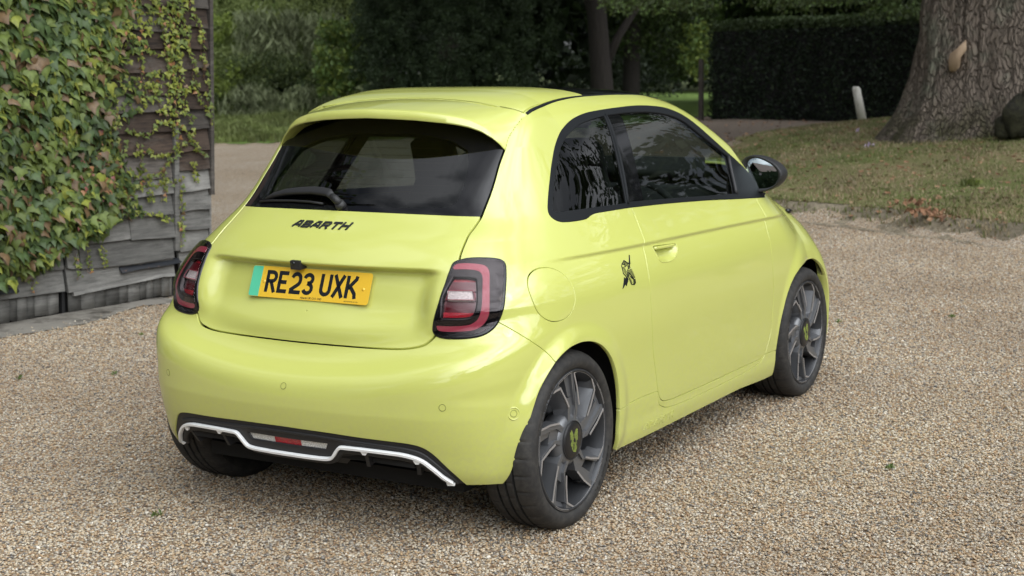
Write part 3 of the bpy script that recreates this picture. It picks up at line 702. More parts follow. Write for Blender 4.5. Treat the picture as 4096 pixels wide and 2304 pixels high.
# ABARTH badge letters: wide, slanted, squared
BW, BH, BS = .026, .0160, .0050
H2 = BH/2
BG = {'A': [[(-.002, -.001), (.009, BH), (.019, BH), (.023, -.001)], [(.006, H2*.62), (.021, H2*.62)]],
      'B': [[(0, 0), (0, BH), (.020, BH), (.023, BH-.003), (.021, H2), (.024, .003), (.021, 0), (0, 0)], [(0, H2), (.020, H2)]],
      'R': [[(0, -.003), (0, BH), (.020, BH), (.023, BH-.003), (.021, H2*.9), (0, H2*.9)], [(.013, H2*.9), (.023, -.003)]],
      'T': [[(-.002, BH), (.025, BH)], [(.0115, BH), (.0115, -.003)]],
      'H': [[(0, BH+.003), (0, -.003)], [(.023, BH+.003), (.023, -.003)], [(0, H2), (.023, H2)]]}
bx = .172
for i, ch in enumerate('ABARTH'):
    v, f = ribbon(BG[ch], BS); v = v*np.array([1.28, 1.0]); v = v+np.array([i*.0425, 0])
    slab(v, f, on_rear(.168, 1.0300, .34, .0), .004, 'badge_letter', M['badge'], tg)
for i, ch in enumerate('ABARTH'):
    v, f = ribbon(BG[ch], .0058); v = v*np.array([1.25, 1.35])+np.array([i*.0445, .0])
    slab(v, f, on_side(.545, .224, -.0006), .0020, 'sill_letter', M['paint'], sills[0])
    slab(v*np.array([-1, 1])+np.array([.26, 0]), [q[::-1] for q in f], on_side(.545, .224, -.0006, 1), .0020, 'sill_letter', M['paint'], sills[1])
# flank emblem: jagged dart behind a barred animal-like shape
def emblem_side(sg):
    K = lambda px, py: (.342+.000421*(px-480)-.42, .788-.0000587*(px-480)+.0001904*(835-py)-.845)
    V, F = [], []
    def poly(P): b = len(V); V.extend([K(*p) for p in P]); F.append(tuple(range(b, b+len(P))))
    poly([(480, 838), (545, 612), (556, 640), (548, 735), (505, 802)]); poly([(556, 640), (575, 622), (604, 658), (552, 782), (540, 740)]); poly([(756, 190), (766, 196), (713, 366), (695, 356), (701, 338)])
    for P in ([(563, 396), (549, 545), (600, 650)], [(575, 375), (632, 303), (700, 362), (690, 400), (650, 462)], [(575, 375), (625, 371), (612, 418), (642, 392)], [(640, 470), (606, 600)], [(622, 620), (640, 742), (690, 752), (718, 715), (718, 640)], [(646, 600), (700, 652)]):
        v, f = ribbon([[np.array(K(*p)) for p in P]], .0030); b = len(V); V.extend(map(tuple, v)); F.extend([tuple(b+i for i in g) for g in f])
    for (x0, y0, x1, y1, n, lx, ly) in ((560, 440, 590, 630, 10, 38, -16), (598, 350, 640, 385, 4, 52, -26), (655, 400, 655, 455, 4, 40, -22), (648, 490, 672, 640, 9, 58, -34), (655, 545, 700, 640, 6, -22, -30), (612, 560, 602, 610, 4, 34, -20), (690, 665, 680, 735, 5, 34, -22), (628, 650, 640, 720, 5, 20, -8)):
        for i in range(n):
            t = i/(n-1); a = (x0+(x1-x0)*t, y0+(y1-y0)*t); v, f = ribbon([[np.array(K(*a)), np.array(K(a[0]+lx, a[1]+ly))]], .0018)
            b = len(V); V.extend(map(tuple, v)); F.extend([tuple(b+i_ for i_ in g) for g in f])
    F = F if sg < 0 else [f[::-1] for f in F]
    return slab(np.array(V), F, on_side(.420, .845, .0, sg), .0022, 'emblem', M['ink'], car)
emblem_side(-1); emblem_side(1)
# parking sensors let into the bumper
M['gapshade'] = mat('olive_gap_shade', (.13, .14, .03), .6)  # ring colour paints in the shade of the gap round each sensor
for s_, z_ in ((-.367, .508), (.010, .528), (.389, .499), (.533, .462), (-.533, .462)):
    p, n = surf_s(s_, z_); n = Vector(n); t1 = n.cross(Vector((0, 0, 1))).normalized(); t2 = n.cross(t1); p = Vector(p)
    big = abs(s_) > .5
    g = MB()
    for k, (rr, dd) in enumerate(((.0112, .0004),)): g.tube([p+n*dd+(t1*math.cos(a)+t2*math.sin(a))*rr for a in np.linspace(0, 2*math.pi, 25)], .0007, 5, caps=False)
    g.build('sensor_ring', M['gapshade'], bumper, True)
    vs_ = [p+n*.0012]+[p+n*.0009+(t1*math.cos(a)+t2*math.sin(a))*.0100 for a in np.linspace(0, 2*math.pi, 24, endpoint=False)]
    mesh_obj('parking_sensor', np.array([tuple(v) for v in vs_]), [(0, 1+i, 1+(i+1) % 24) for i in range(24)], M['paint'], bumper, True)
    if big:
        MB().tube([p+n*.0+(t1*math.cos(a)+t2*math.sin(a))*.020 for a in np.linspace(0, 2*math.pi, 25)], .0022, 6, caps=False).build('sensor_rim', M['paint'], bumper, True)
# ------------------------------------------------------------------ diffuser, white strip, fog lamp
def stripz(s): return np.interp(np.abs(s), [p[0] for p in STRIP], [p[1] for p in STRIP])
def ds(V): return np.arctan2(V[:, 1], .35-V[:, 0])*.62
upT, loT = split(diffT, lambda V: (stripz(ds(V))-.020)-V[:, 2])
FOG = [(-.12,.3415),(-.02,.3435),(.13,.3395),(.118,.313),(-.0,.3115),(-.12,.312)]
fogT, upT = split(upT, lambda V: np.maximum(np.abs(ds(V)+.0)-.112-.010*(V[:, 2]-.31)/.03, np.abs(V[:, 2]-.3270)-.0150))
dfo = piece('diffuser', upT, M['plastic'], car, off=-.006, lip=.03, bevel=.004)
# moulded ridge along the top of the diffuser
def lay(P, off): return [tuple(p+n*off) for p, n in (surf_s(s, z) for s, z in P)]
top_line = [(s, z-.022) for s, z in [(-.345, .357), (-.30, .372), (-.2, .379), (-.1, .385), (0, .387), (.1, .385), (.2, .379), (.30, .372), (.345, .357), (.385, .305), (.42, .25)]]
MB().tube(lay([(a[0], a[1]) for a in smooth_poly(top_line, 4, False)], -.006), .006, 8).build('diffuser_ridge', M['plastic'], dfo, True)
red, rest = split(fogT, lambda V: np.abs(ds(V)+.0)-.040); fl_ = piece('fog_lamp', red, M['red'], dfo, off=-.014, lip=.01)
for T in sides(rest): piece('reversing_lens', T, M['clearlens'], fl_, off=-.014, lip=.01)
low, _ = split(loT, lambda V: (stripz(ds(V))-.085)-V[:, 2])
piece('lower_panel', low, M['plastic'], dfo, off=-.050, lip=.02)
lip_pts = [(s, stripz(s)-.021) for s in np.linspace(-.40, .40, 81)]
MB().tube(lay(lip_pts, -.016), .0085, 8).build('diffuser_lip', M['plastic'], dfo, True)
for s in (-.335, -.215, .215, .335):
    g = MB(); z1 = float(stripz(s))-.022
    pts = [surf_s(s, z1)[0]+surf_s(s, z1)[1]*(-.012), surf_s(s, z1-.055)[0]+surf_s(s, z1-.055)[1]*(-.020)]
    n = surf_s(s, z1)[1]; inn = -n*.16; t = np.cross(n, [0, 0, 1]); t /= np.linalg.norm(t); hw = t*.007
    a, b = pts; vs_ = [a-hw, a+hw, b+hw, b-hw, a-hw+inn, a+hw+inn, b+hw+inn*.9, b-hw+inn*.9]
    g.add(vs_, [(0, 1, 2, 3), (4, 7, 6, 5), (0, 4, 5, 1), (1, 5, 6, 2), (2, 6, 7, 3), (3, 7, 4, 0)]).build('diffuser_fin', M['plastic'], dfo)
# white strip: one moulding, wider than tall, drooping at both ends, with small hanging tabs
half = smooth_poly([(p[0], p[1]) for p in STRIP], 4, False); full = [(-a, b) for a, b in half[::-1]]+[tuple(p) for p in half[1:]]
pp = lay(full, .001); rad = [.0058]*len(pp)
def sweep(P, w_, h_, off, name, m_, parent):
    """flat moulding of rounded-rectangle section laid along the surface"""
    q = [surf_s(s, z) for s, z in P]; pts = [p+n*off for p, n in q]; vs_ = []; sec = [(-.5, -.5), (-.5, .25), (-.36, .5), (.36, .5), (.5, .25), (.5, -.5)]
    for i, (p, (_, n)) in enumerate(zip(pts, q)):
        t = pts[min(i+1, len(pts)-1)]-pts[max(i-1, 0)]; t = t/np.linalg.norm(t); b = np.cross(t, n); b /= np.linalg.norm(b)
        for a, c in sec: vs_.append(p+b*a*w_+n*c*h_)
    k = len(sec); fs_ = [(i*k+j, (i+1)*k+j, (i+1)*k+(j+1) % k, i*k+(j+1) % k) for i in range(len(pts)-1) for j in range(k)]+[tuple(range(k)), tuple((len(pts)-1)*k+j for j in range(k))[::-1]]
    return mesh_obj(name, np.array(vs_), fs_, m_, parent, False)
wso = sweep(full, .0112, .012, .001, 'white_strip', M['white'], dfo)
for s in (-.335, -.215, .215, .335, -.405, .405):
    z = float(stripz(s)); e = abs(s) > .4
    p, n = surf_s(s, z-.007); p = p-n*.004; t = np.cross(n, [0, 0, 1]); t /= np.linalg.norm(t)
    h_ = .012 if not e else .008; w1, w2 = (.014, .006) if not e else (.015, .012)
    vs_ = [p-t*w1+n*.004, p+t*w1+n*.004, p+t*w2+n*.003-np.array([0, 0, h_]), p-t*w2+n*.003-np.array([0, 0, h_])]; vs_ += [v-n*.012 for v in vs_]
    MB().add(vs_, [(0, 1, 2, 3), (4, 7, 6, 5), (0, 4, 5, 1), (1, 5, 6, 2), (2, 6, 7, 3), (3, 7, 4, 0)]).build('strip_tab', M['white'], wso)
# ------------------------------------------------------------------ reversing camera, wiper
p, n = surf_s(-.055, .936)
rcam = MB().box((p[0]+.006, .062, .9135), (.046, .044, .032), Matrix.Rotation(-.10, 3, 'Y'), bev=.002).build('reversing_camera', M['plastic'], tg)
v_, f_2 = lathe([(.0, -.004), (.006, -.003), (.0075, 0)], 14); mesh_obj('camera_lens', np.array(v_)[:, [1, 0, 2]]*np.array([1, 1, 1])+np.array([p[0]-.0185, .068, .9175]), f_2, M['gloss_black'], rcam, True)
WP = [(-.435, 1.103, .006), (-.413, 1.117, .010), (-.361, 1.127, .014), (-.288, 1.132, .017), (-.209, 1.134, .020), (-.152, 1.131, .022), (-.105, 1.126, .025), (-.070, 1.113, .026)]
cl, cu_ = [], []
for s, z, h in WP:
    p, n = surf_s(s, z); cl.append((Vector(p+n*h), Vector(n)))
wv = []; wf = []; wid = [.005, .010, .013, .015, .016, .0165, .016, .012]
for i, ((c, n), wd) in enumerate(zip(cl, wid)):
    t = ((cl[min(i+1, 7)][0]-cl[max(i-1, 0)][0])).normalized(); b = n.cross(t).normalized()
    for a in np.linspace(0, 2*math.pi, 12, endpoint=False):
        ca, sa = math.cos(a), math.sin(a)
        wv.append(c+b*(wd*math.copysign(abs(ca)**.6, ca))+n*(.0085*math.copysign(abs(sa)**.6, sa)))
wf = [(i*12+k, i*12+(k+1) % 12, (i+1)*12+(k+1) % 12, (i+1)*12+k) for i in range(7) for k in range(12)]+[tuple(range(11, -1, -1)), tuple(84+k for k in range(12))]
wip = mesh_obj('rear_wiper', np.array([tuple(v) for v in wv]), wf, M['plastic'], car, True)
pv, pn = surf_s(-.022, 1.098); c0 = cl[-1][0]
MB().tube([c0, c0*.4+Vector(pv)*.6+Vector(pn)*.018, Vector(pv)+Vector(pn)*.012], [.013, .014, .015], 12).build('wiper_arm', M['plastic'], wip, True)
MB().tube([Vector(pv)-Vector(pn)*.004, Vector(pv)+Vector(pn)*.020], [.021, .017], 16).build('wiper_spindle', M['plastic'], wip, True)
bl = []
for s, z in [(-.455, 1.094), (-.40, 1.1), (-.3, 1.104), (-.2, 1.104), (-.12, 1.100)]:
    p, n = surf_s(s, z); bl.append(p+n*.006)
MB().tube(bl, .0045, 6).build('wiper_blade', M['rubber'], wip, True)
# heating wires in the rear window
M['wire'] = mat('copper_brown_wire', (.10, .05, .035), .5)
for k in range(9):
    z = 1.125+k*.0245; pts = [surf_s(s, z)[0]+surf_s(s, z)[1]*(-.0012) for s in np.linspace(-.46, .46, 15)]
    MB().tube(pts, .00045, 4).build('heating_wire', M['wire'], rgw)
# ------------------------------------------------------------------ wheels
M['alloy'] = mat('dark_grey_alloy', (.135, .139, .146), .36, metal=.45, coat=.25)
M['machined'] = mat('machined_alloy_edge', (.40, .385, .375), .38, metal=.5)
M['barrel'] = mat('wheel_barrel_grey', (.05, .052, .056), .45, metal=.5)
M['tyre'] = mat('tyre_rubber', (.022, .021, .020), .72); nn_ = NT(M['tyre'])
dv = nn_.noise(nn_.obj(), 28, 5, .7); nn_.base(nn_.mix(nn_.ramp(dv, [(.45, (0, 0, 0)), (.75, (1, 1, 1))]), (.020, .019, .018), (.050, .046, .040))); nn_.bump(nn_.noise(nn_.obj(), 500, 3), .15, .001)
M['brake'] = mat('brake_disc_steel', (.10, .10, .10), .35, metal=.9)
M['cap'] = mat('hub_cap_black', (.012, .012, .013), .35)
M['capmark'] = mat('yellow_green_mark', (.25, .31, .055), .6)
def make_wheel():
    """local frame: +Y points outwards from the car, axle through the origin"""
    wroot = empty('wheel', (0, 0, 0), car)
    # tyre: section turned round the axle; ribs and shoulder sipes are cut into the tread
    prof = [(.222, -.195), (.245, -.213), (.275, -.222), (.295, -.213), (.305, -.198), (.3095, -.183), (.3105, -.165), (.3105, -.152), (.3025, -.151), (.3025, -.141), (.311, -.140), (.3115, -.113), (.3025, -.112), (.3025, -.102), (.3115, -.101), (.3115, -.074), (.3025, -.073), (.3025, -.063), (.311, -.062), (.3105, -.046), (.309, -.028), (.3045, -.012), (.296, .003), (.283, .012), (.268, .0135), (.255, .009), (.247, .001), (.243, -.008), (.236, -.012)]
    prof = [(r, o*.875 if o < 0 else o) for r, o in prof]; n = 352; P = np.array(prof); vs = []
    for k in range(n):
        a = 2*math.pi*k/n
        for (r, o) in prof:
            rr = r
            if k % 11 == 0 and r > .3025 and (o > -.055 or o < -.131): rr = r-.0032
            if (k+5) % 11 == 0 and .3105 < r and -.123 < o < -.056: rr = r-.0025
            vs.append((rr*math.cos(a), o, rr*math.sin(a)))
    m_ = len(prof); fs = np.array([(k*m_+i, k*m_+i+1, ((k+1) % n)*m_+i+1, ((k+1) % n)*m_+i) for k in range(n) for i in range(m_-1)])
    ty = mesh_obj('tyre', np.array(vs), fs, None, wroot, True, mats=[M['tyre'], M['under']], midx=np.array([1 if (prof[i][0] < .304 and prof[i+1][0] < .304 and -.134 < prof[i][1] < -.052) else 0 for k in range(n) for i in range(m_-1)]))  # groove faces blackened: clean unworn rubber, with the grooves' shade put into the colour
    e = ty.modifiers.new('e', 'EDGE_SPLIT'); e.split_angle = math.radians(32)
    # sidewall lettering
    v, f = text_mesh('BRIDGESTONE', .030, .0006); L_ = v[:, 0].max()
    for k, rot_ in enumerate((0, math.pi)):
        an = rot_+math.radians(16)+(v[:, 0]/L_)*math.radians(40); r = .257+v[:, 1]*.82
        def mp(uv, t, an=an, r=r): return np.stack([-r*np.cos(np.pi-an)*-1*-1, np.full(len(r), .0125+t), r*np.sin(an)], 1)
        slab(np.stack([an, r], 1), f, mp, .0012, 'tyre_lettering', M['tyre'], ty)
    rv, rf = lathe([(.247, -.004), (.2455, .0035), (.241, .006), (.236, .004), (.2335, -.006), (.226, -.020), (.222, -.050), (.218, -.10), (.215, -.18), (.222, -.205)], 96)
    rim = mesh_obj('rim', np.array(rv), rf, M['barrel'], wroot, True)
    def pol(r, th, y=0.0): a = math.radians(th); return (r*math.cos(a), y, r*math.sin(a))
    def prism(name, top, bot, m_, parent, yt, yb):
        vs = [pol(r, t, (yt if not hasattr(yt, '__len__') else yt[i])) for i, (r, t) in enumerate(top)]+[pol(r, t, yb) for r, t in bot]; n = len(top)
        return mesh_obj(name, np.array(vs), [tuple(range(n))[::-1], tuple(range(n, 2*n))]+[(i, (i+1) % n, n+(i+1) % n, n+i) for i in range(n)], m_, parent, False)
    hv, hf = lathe([(.0, -.002), (.066, -.002), (.078, -.006), (.090, -.014), (.094, -.030), (.094, -.075), (.0, -.075)], 60)
    hub = mesh_obj('hub', np.array(hv), hf, M['alloy'], wroot, True)
    for k in range(5):
        d = 72*k
        def sh(L_): return [(r, t+d) for r, t in L_]
        # trailing rib (inner wall drafted into the opening), leading rib, recessed web with its slot, all in alloy
        A_top = sh([(.074, 84), (.118, 83.5), (.214, 69.5), (.236, 59), (.2375, 55.5), (.2155, 64.5), (.118, 78.5), (.074, 70)])
        A_bot = sh([(.074, 84), (.118, 83.5), (.214, 69.5), (.236, 60), (.2350, 52.5), (.208, 60), (.115, 71), (.072, 66)])
        s1 = prism('spoke', A_top, A_bot, M['alloy'], hub, [-.004, -.004, -.001, .0, .0, -.001, -.004, -.004], -.055)
        B_top = sh([(.074, 118), (.118, 113), (.237, 91.5), (.2375, 87.5), (.118, 103), (.074, 103)])
        B_bot = sh([(.074, 119), (.118, 115), (.2365, 92.5), (.2365, 86), (.118, 101), (.074, 100)])
        s2 = prism('spoke', B_top, B_bot, M['alloy'], hub, [-.004, -.004, .0, .0, -.006, -.005], -.055)
        W_top = sh([(.070, 102), (.118, 103), (.150, 99), (.150, 77.5), (.118, 82), (.070, 84)])
        prism('spoke_web', W_top, W_top, M['alloy'], hub, -.013, -.05)
        W2 = sh([(.150, 99), (.2365, 88), (.2365, 80), (.150, 88)]); prism('spoke_web', W2, W2, M['alloy'], hub, [-.013, -.010, -.012, -.015], -.05)
        W3 = sh([(.216, 82), (.2365, 80.5), (.2365, 61), (.216, 70)]); prism('spoke_web', W3, W3, M['alloy'], hub, [-.016, -.012, -.012, -.016], -.05)
        # machined faces
        ln = [(.124, 111.6), (.18, 100.3), (.2350, 92.6)]+[(.2385, t) for t in (97, 103, 109, 115, 121, 125.5)]+[(.2160, 138.2), (.160, 144.5), (.124, 149.5)]
        mm = MB(); n = len(ln); 
        P2 = [np.array(pol(r, t+d))[[0, 2]] for r, t in ln]; v, f = ribbon([P2], .0068)
        slab(v, f, lambda uv, t: np.stack([uv[:, 0], np.full(len(uv), .0006+t), uv[:, 1]], 1), .0022, 'machined_edge', M['machined'], hub)
        P3 = [np.array(pol(.2405, t+d))[[0, 2]] for t in (64, 68, 73, 78, 83, 88)]; v, f = ribbon([P3], .0060)
        slab(v, f, lambda uv, t: np.stack([uv[:, 0], np.full(len(uv), .0022+t), uv[:, 1]], 1), .0030, 'machined_edge', M['machined'], hub)
        # curb wall that follows each kinked opening at the rim
        C_top = sh([(.2150, 67+72), (.2375, 55.5+72), (.2400, 52+72), (.2410, 60+72), (.2400, 66+72)]); prism('rim_corner', C_top, C_top, M['alloy'], hub, -.0005, -.05)
    cv, cf = lathe([(.0, .0075), (.045, .0068), (.060, .004), (.0665, -.001), (.0665, -.006)], 48); cp_ = mesh_obj('hub_cap', np.array(cv), cf, M['cap'], hub, True)
    rgv = [(.0665*math.cos(a), .0005, .0665*math.sin(a)) for a in np.linspace(0, 2*math.pi, 49)]; MB().tube(rgv, .0022, 6, caps=False).build('cap_ring', M['plastic'], cp_, True)
    # barred mark on the cap
    segs = []; V, F = [], []
    def inside(x, z):
        shapes = (((-.024, .034), (-.012, .038), (.008, .010), (.004, -.004), (-.024, -.006)), ((.006, .020), (.018, .040), (.030, .030), (.026, .004), (.008, .006)), ((-.018, -.010), (.010, .012), (.026, -.010), (.008, -.040), (-.010, -.044), (-.020, -.028)))
        for S_ in shapes:
            c = False
            for (x1, z1), (x2, z2) in zip(S_, S_[1:]+S_[:1]):
                if (z1 > z) != (z2 > z) and x < x1+(z-z1)*(x2-x1)/(z2-z1): c = not c
            if c and not (abs(x-.004) < .0035 and -.034 < z < -.012) and not (abs(x-z*.5+.006) < .002): return True
        return False
    for i in range(26):
        z0 = -.046+i*.0036; run = None
        for x in np.arange(-.032, .034, .001):
            ins = inside(x, z0-x*.35) 
            if ins and run is None: run = x
            if (not ins) and run is not None:
                if x-run > .003:
                    b = len(V); V += [(run, z0-run*.35), (x, z0-x*.35), (x, z0-x*.35+.0019), (run, z0-run*.35+.0019)]; F.append((b, b+1, b+2, b+3))
                run = None
    V = np.array(V)*np.array([1, 1])
    slab(V, F, lambda uv, t: np.stack([uv[:, 0], np.full(len(uv), .0066+t), uv[:, 1]], 1), .0008, 'cap_mark', M['capmark'], cp_)
    dv_, df = lathe([(.06, -.095), (.135, -.095), (.137, -.100), (.137, -.115), (.06, -.115)], 48); mesh_obj('brake_disc', np.array(dv_), df, M['brake'], wroot, True)
    g = MB(); g.box((.11, -.105, .05), (.06, .06, .13), Matrix.Rotation(.4, 3, 'Y'), bev=.01); g.build('brake_caliper', M['barrel'], wroot)
    kv, kf = lathe([(.0, -.06), (.225, -.16), (.225, -.205), (0, -.205)], 40); mesh_obj('wheel_back', np.array(kv), kf, M['under'], wroot, True)
    MB().tube([pol(.200, 242, -.050), pol(.196, 242, -.020)], [.0045, .0038], 8).build('valve_stem', M['rubber'], wroot, True)
    return wroot
def copy_tree(o, parent):
    c = o.copy(); COL.objects.link(c); c.parent = parent
    for ch in list(o.children):
        if ch.name in _done: continue
        copy_tree(ch, c)
    return c
_done = set()
wh = make_wheel(); TY = .8155
def place(o, x, sg, ph):
    # +Y local -> outwards; right side faces -Y
    R = Matrix.Rotation(math.pi if sg < 0 else 0, 4, 'Z')
    o.matrix_basis = Matrix.Translation((x, sg*TY if sg < 0 else TY-.034, .3085)) @ R @ Matrix.Rotation(ph, 4, 'Y')
# geometry was laid out as seen from the kerb side with x forward, so turn it half round the axle frame
ws_ = [wh]+[copy_tree(wh, car) for _ in range(3)]
for o, (x, sg, ph) in zip(ws_, ((0, -1, 0), (2.322, -1, math.radians(15)), (0, 1, 1.9), (2.322, 1, .7))): place(o, x, sg, ph)
# ------------------------------------------------------------------ wheel-arch liners, underbody
for x0, r in ((.03, .330), (2.345, .392)):
    for sg in (-1, 1):
        vs_, fs_ = [], []; an = np.linspace(-.25, math.pi+.25, 34)
        for a in an:
            for dy, k in ((.016, 1.0), (.030, 1.05), (.10, 1.07), (.28, 1.07), (.33, .35)):
                x, z = x0+math.cos(a)*r*k, .33+math.sin(a)*r*k
                yo = abs(surf(0, max(z, .20), x)[0][1])
                vs_.append((x, sg*(min(yo, .835)-dy), z))
        fs_ = [(i*5+j, i*5+j+1, (i+1)*5+j+1, (i+1)*5+j) for i in range(len(an)-1) for j in range(4)]
        mesh_obj('wheel_arch_liner', np.array(vs_), fs_, M['under'], car, True)
g = MB(); g.box((1.2, 0, .19), (3.0, 1.12, .05)); g.box((1.17, 0, .20), (1.5, 1.5, .06)); g.box((-.30, 0, .30), (.34, .96, .04)); g.box((2.7, 0, .22), (.4, 1.2, .04)); g.build('underbody', M['under'], car)
MB().tube([(0, -.7, .30), (0, .7, .30)], .045, 10).build('rear_axle', M['under'], car)
# ------------------------------------------------------------------ door mirrors
MO = [(.673,1.115),(.676,1.144),(.690,1.162),(.710,1.171),(.735,1.174),(.781,1.165),(.830,1.141),(.854,1.118),(.866,1.098),(.863,1.072),(.848,1.050),(.819,1.028),(.771,1.012),(.722,1.010),(.694,1.020),(.681,1.052)]
MG = [(.694,1.10),(.699,1.140),(.712,1.157),(.736,1.163),(.775,1.152),(.815,1.130),(.838,1.103),(.842,1.075),(.828,1.048),(.800,1.032),(.755,1.027),(.705,1.033),(.696,1.058)]
def resamp(P, n):
    P = smooth_poly(P, 6); d = np.concatenate([[0], np.cumsum(np.hypot(*np.diff(np.vstack([P, P[:1]]), axis=0).T))]); Q = np.vstack([P, P[:1]]); t = np.linspace(0, d[-1], n, endpoint=False)
    return np.stack([np.interp(t, d, Q[:, 0]), np.interp(t, d, Q[:, 1])], 1)
for sg in (-1, 1):
    O_ = resamp(MO, 40); I_ = resamp(MG, 40); c = O_.mean(0)
    k = [np.argmin(np.hypot(*(I_-(O_[0]))[:].T))][0]; I_ = np.roll(I_, -k, 0)
    rings = [(I_, 1.872), ((I_*.75+O_*.25), 1.855), (O_*.97+c*.03, 1.846), (O_, 1.855), (c+(O_-c)*1.015, 1.885), (c+(O_-c)*.98, 1.925), (c+(O_-c)*.86, 1.965), (c+(O_-c)*.60, 1.993), (c+(O_-c)*.25, 2.005)]
    vs_ = [(x, sg*q[0], q[1]) for R_, x in rings for q in R_]; n = 40
    fs_ = [(i*n+j, i*n+(j+1) % n, (i+1)*n+(j+1) % n, (i+1)*n+j) for i in range(len(rings)-1) for j in range(n)]+[tuple(range(8*n, 9*n))]
    if sg < 0: fs_ = [f[::-1] for f in fs_]
    mh = mesh_obj('door_mirror', np.array(vs_), fs_, M['plastic'], car, True)
    nrm = Vector((-.975, -.215 if sg < 0 else .30, .075)).normalized(); gv, gn = [], []
    for k_ in (1, .8, .6, .4, .2, 0):
        for q in I_*.985+c*.015:
            y, z = sg*(c[0]+(q[0]-c[0])*k_), c[1]+(q[1]-c[1])*k_; dy, dz = y-sg*c[0], z-c[1]
            gv.append((1.868+(dy*nrm.y+dz*nrm.z)*.30+(dy*dy+dz*dz)/(2*1.1), y, z)); gn.append(tuple(Vector((-1, nrm.y/abs(nrm.x)+dy/1.1, nrm.z/abs(nrm.x)+dz/1.1)).normalized()))
    gf = [(i*n+j, i*n+(j+1) % n, (i+1)*n+(j+1) % n, (i+1)*n+j) for i in range(5) for j in range(n)]
    if sg < 0: gf = [f[::-1] for f in gf]
    go = mesh_obj('mirror_glass', np.array(gv), gf, M['chrome'], mh, True, normals=np.array(gn))
    MB().box((1.885, sg*.715, .999), (.085, .10, .035), bev=.012).build('mirror_foot', M['plastic'], mh, True)
    MB().box((1.845, sg*.690, 1.03), (.10, .055, .05), Matrix.Rotation(sg*.3, 3, 'X'), bev=.015).build('mirror_base', M['plastic'], mh, True)
    # vertical rubber at the front of the door window
    pts = []
    for t in np.linspace(0, 1, 8):
        x, z = 1.702+(1.604-1.702)*t, 1.176+(1.026-1.176)*t; p, nn2 = surf(0, z, x); pts.append((p[0], sg*abs(p[1]+nn2[1]*.002), p[2]))
    MB().tube(pts, .0075, 8).build('window_divider', M['plastic'], car, True)
# headlamp brow glimpsed on the near wing
for sg in (-1, 1):
    pts = [surf(0, z, x)[0] for x, z in ((2.36, .874), (2.42, .868), (2.48, .858), (2.53, .845))]
    MB().tube([(p[0]+.002, sg*abs(p[1])*1.004, p[2]+.006) for p in pts], [.010, .012, .012, .006], 8, flat=1).build('headlamp', M['gloss_black'], car, True)
# ------------------------------------------------------------------ cabin: seats, dashboard, steering wheel
def seat(x, y, wd, front=True):
    prof = [(.24, .0), (.25, .12), (.245, .30), (.235, .42), (.19, .52), (.125, .60), (.115, .70), (.115, .76), (.07, .79)] if front else [(.25, .0), (.25, .25), (.22, .34), (.12, .36), (.115, .46), (.08, .49)]
    vs_, fs_ = [], []; n = 16
    for hw, h in prof:
        for k in range(n):
            a = 2*math.pi*k/n; ca, sa = math.cos(a), math.sin(a)
            vs_.append((x-h*.30+ .065*math.copysign(abs(sa)**.7, sa)-(.03 if sa > 0 else 0)*abs(ca), y+hw*wd*math.copysign(abs(ca)**.6, ca), .50+h))
    m_ = len(prof); fs_ = [(i*n+k, i*n+(k+1) % n, (i+1)*n+(k+1) % n, (i+1)*n+k) for i in range(m_-1) for k in range(n)]+[tuple((m_-1)*n+k for k in range(n))]
    o = mesh_obj('front_seat' if front else 'rear_seat', np.array(vs_), fs_, M['seat'], car, True)
    MB().box((x+.22, y, .47), (.5, .48*wd, .13), bev=.04).build('seat_cushion', M['seat'], o, True)
for y in (-.35, .35): seat(1.16, y, .95)
for y in (-.28, .28): seat(.38, y, .95, False)
MB().box((1.86, 0, .90), (.46, 1.22, .27), bev=.06).build('dashboard', M['seat'], car, True)
MB().box((1.94, 0, 1.085), (.16, 1.00, .14), bev=.05).build('dashboard_top', M['lining'], car, True)
MB().tube([(1.52+.06*math.sin(a)*-1, -.35+.18*math.cos(a), .90+.175*math.sin(a)) for a in np.linspace(0, 2*math.pi, 33)], .015, 8, caps=False).build('steering_wheel', M['seat'], car, True)
MB().box((.05, 0, .90), (.42, .98, .02)).build('parcel_shelf', M['lining'], car)
MB().box((1.50, 0, 1.335), (.03, .21, .06), bev=.012).build('interior_mirror', M['seat'], car, True)
# ================================================================== the place
rng = np.random.default_rng(7)
def sm(t): t = np.clip(t, 0, 1); return t*t*(3-2*t)
BANK = np.array([(10.5,3.6),(9.9,2.3),(9.73,1.75),(9.35,.83),(8.9,.05),(8.59,-.51),(8.2,-1.3),(7.9,-1.9),(7.0,-4.0),(6.2,-8),(6,-16),(34,-22),(36,-2),(26.0,3.6),(23,4.9),(21.3,5.3),(17.2,5.9),(13.6,5.0),(11.6,4.4)])
def vnoise(x, y, s, seed=0):
    """smooth value noise on a grid, vectorised"""
    r = np.random.default_rng(seed).random((64, 64)); u, v = x/s, y/s
    i, j = np.floor(u).astype(int), np.floor(v).astype(int); a, b = sm(u-i), sm(v-j)
    g = lambda p, q: r[p % 64, q % 64]
    return (g(i, j)*(1-a)+g(i+1, j)*a)*(1-b)+(g(i, j+1)*(1-a)+g(i+1, j+1)*a)*b
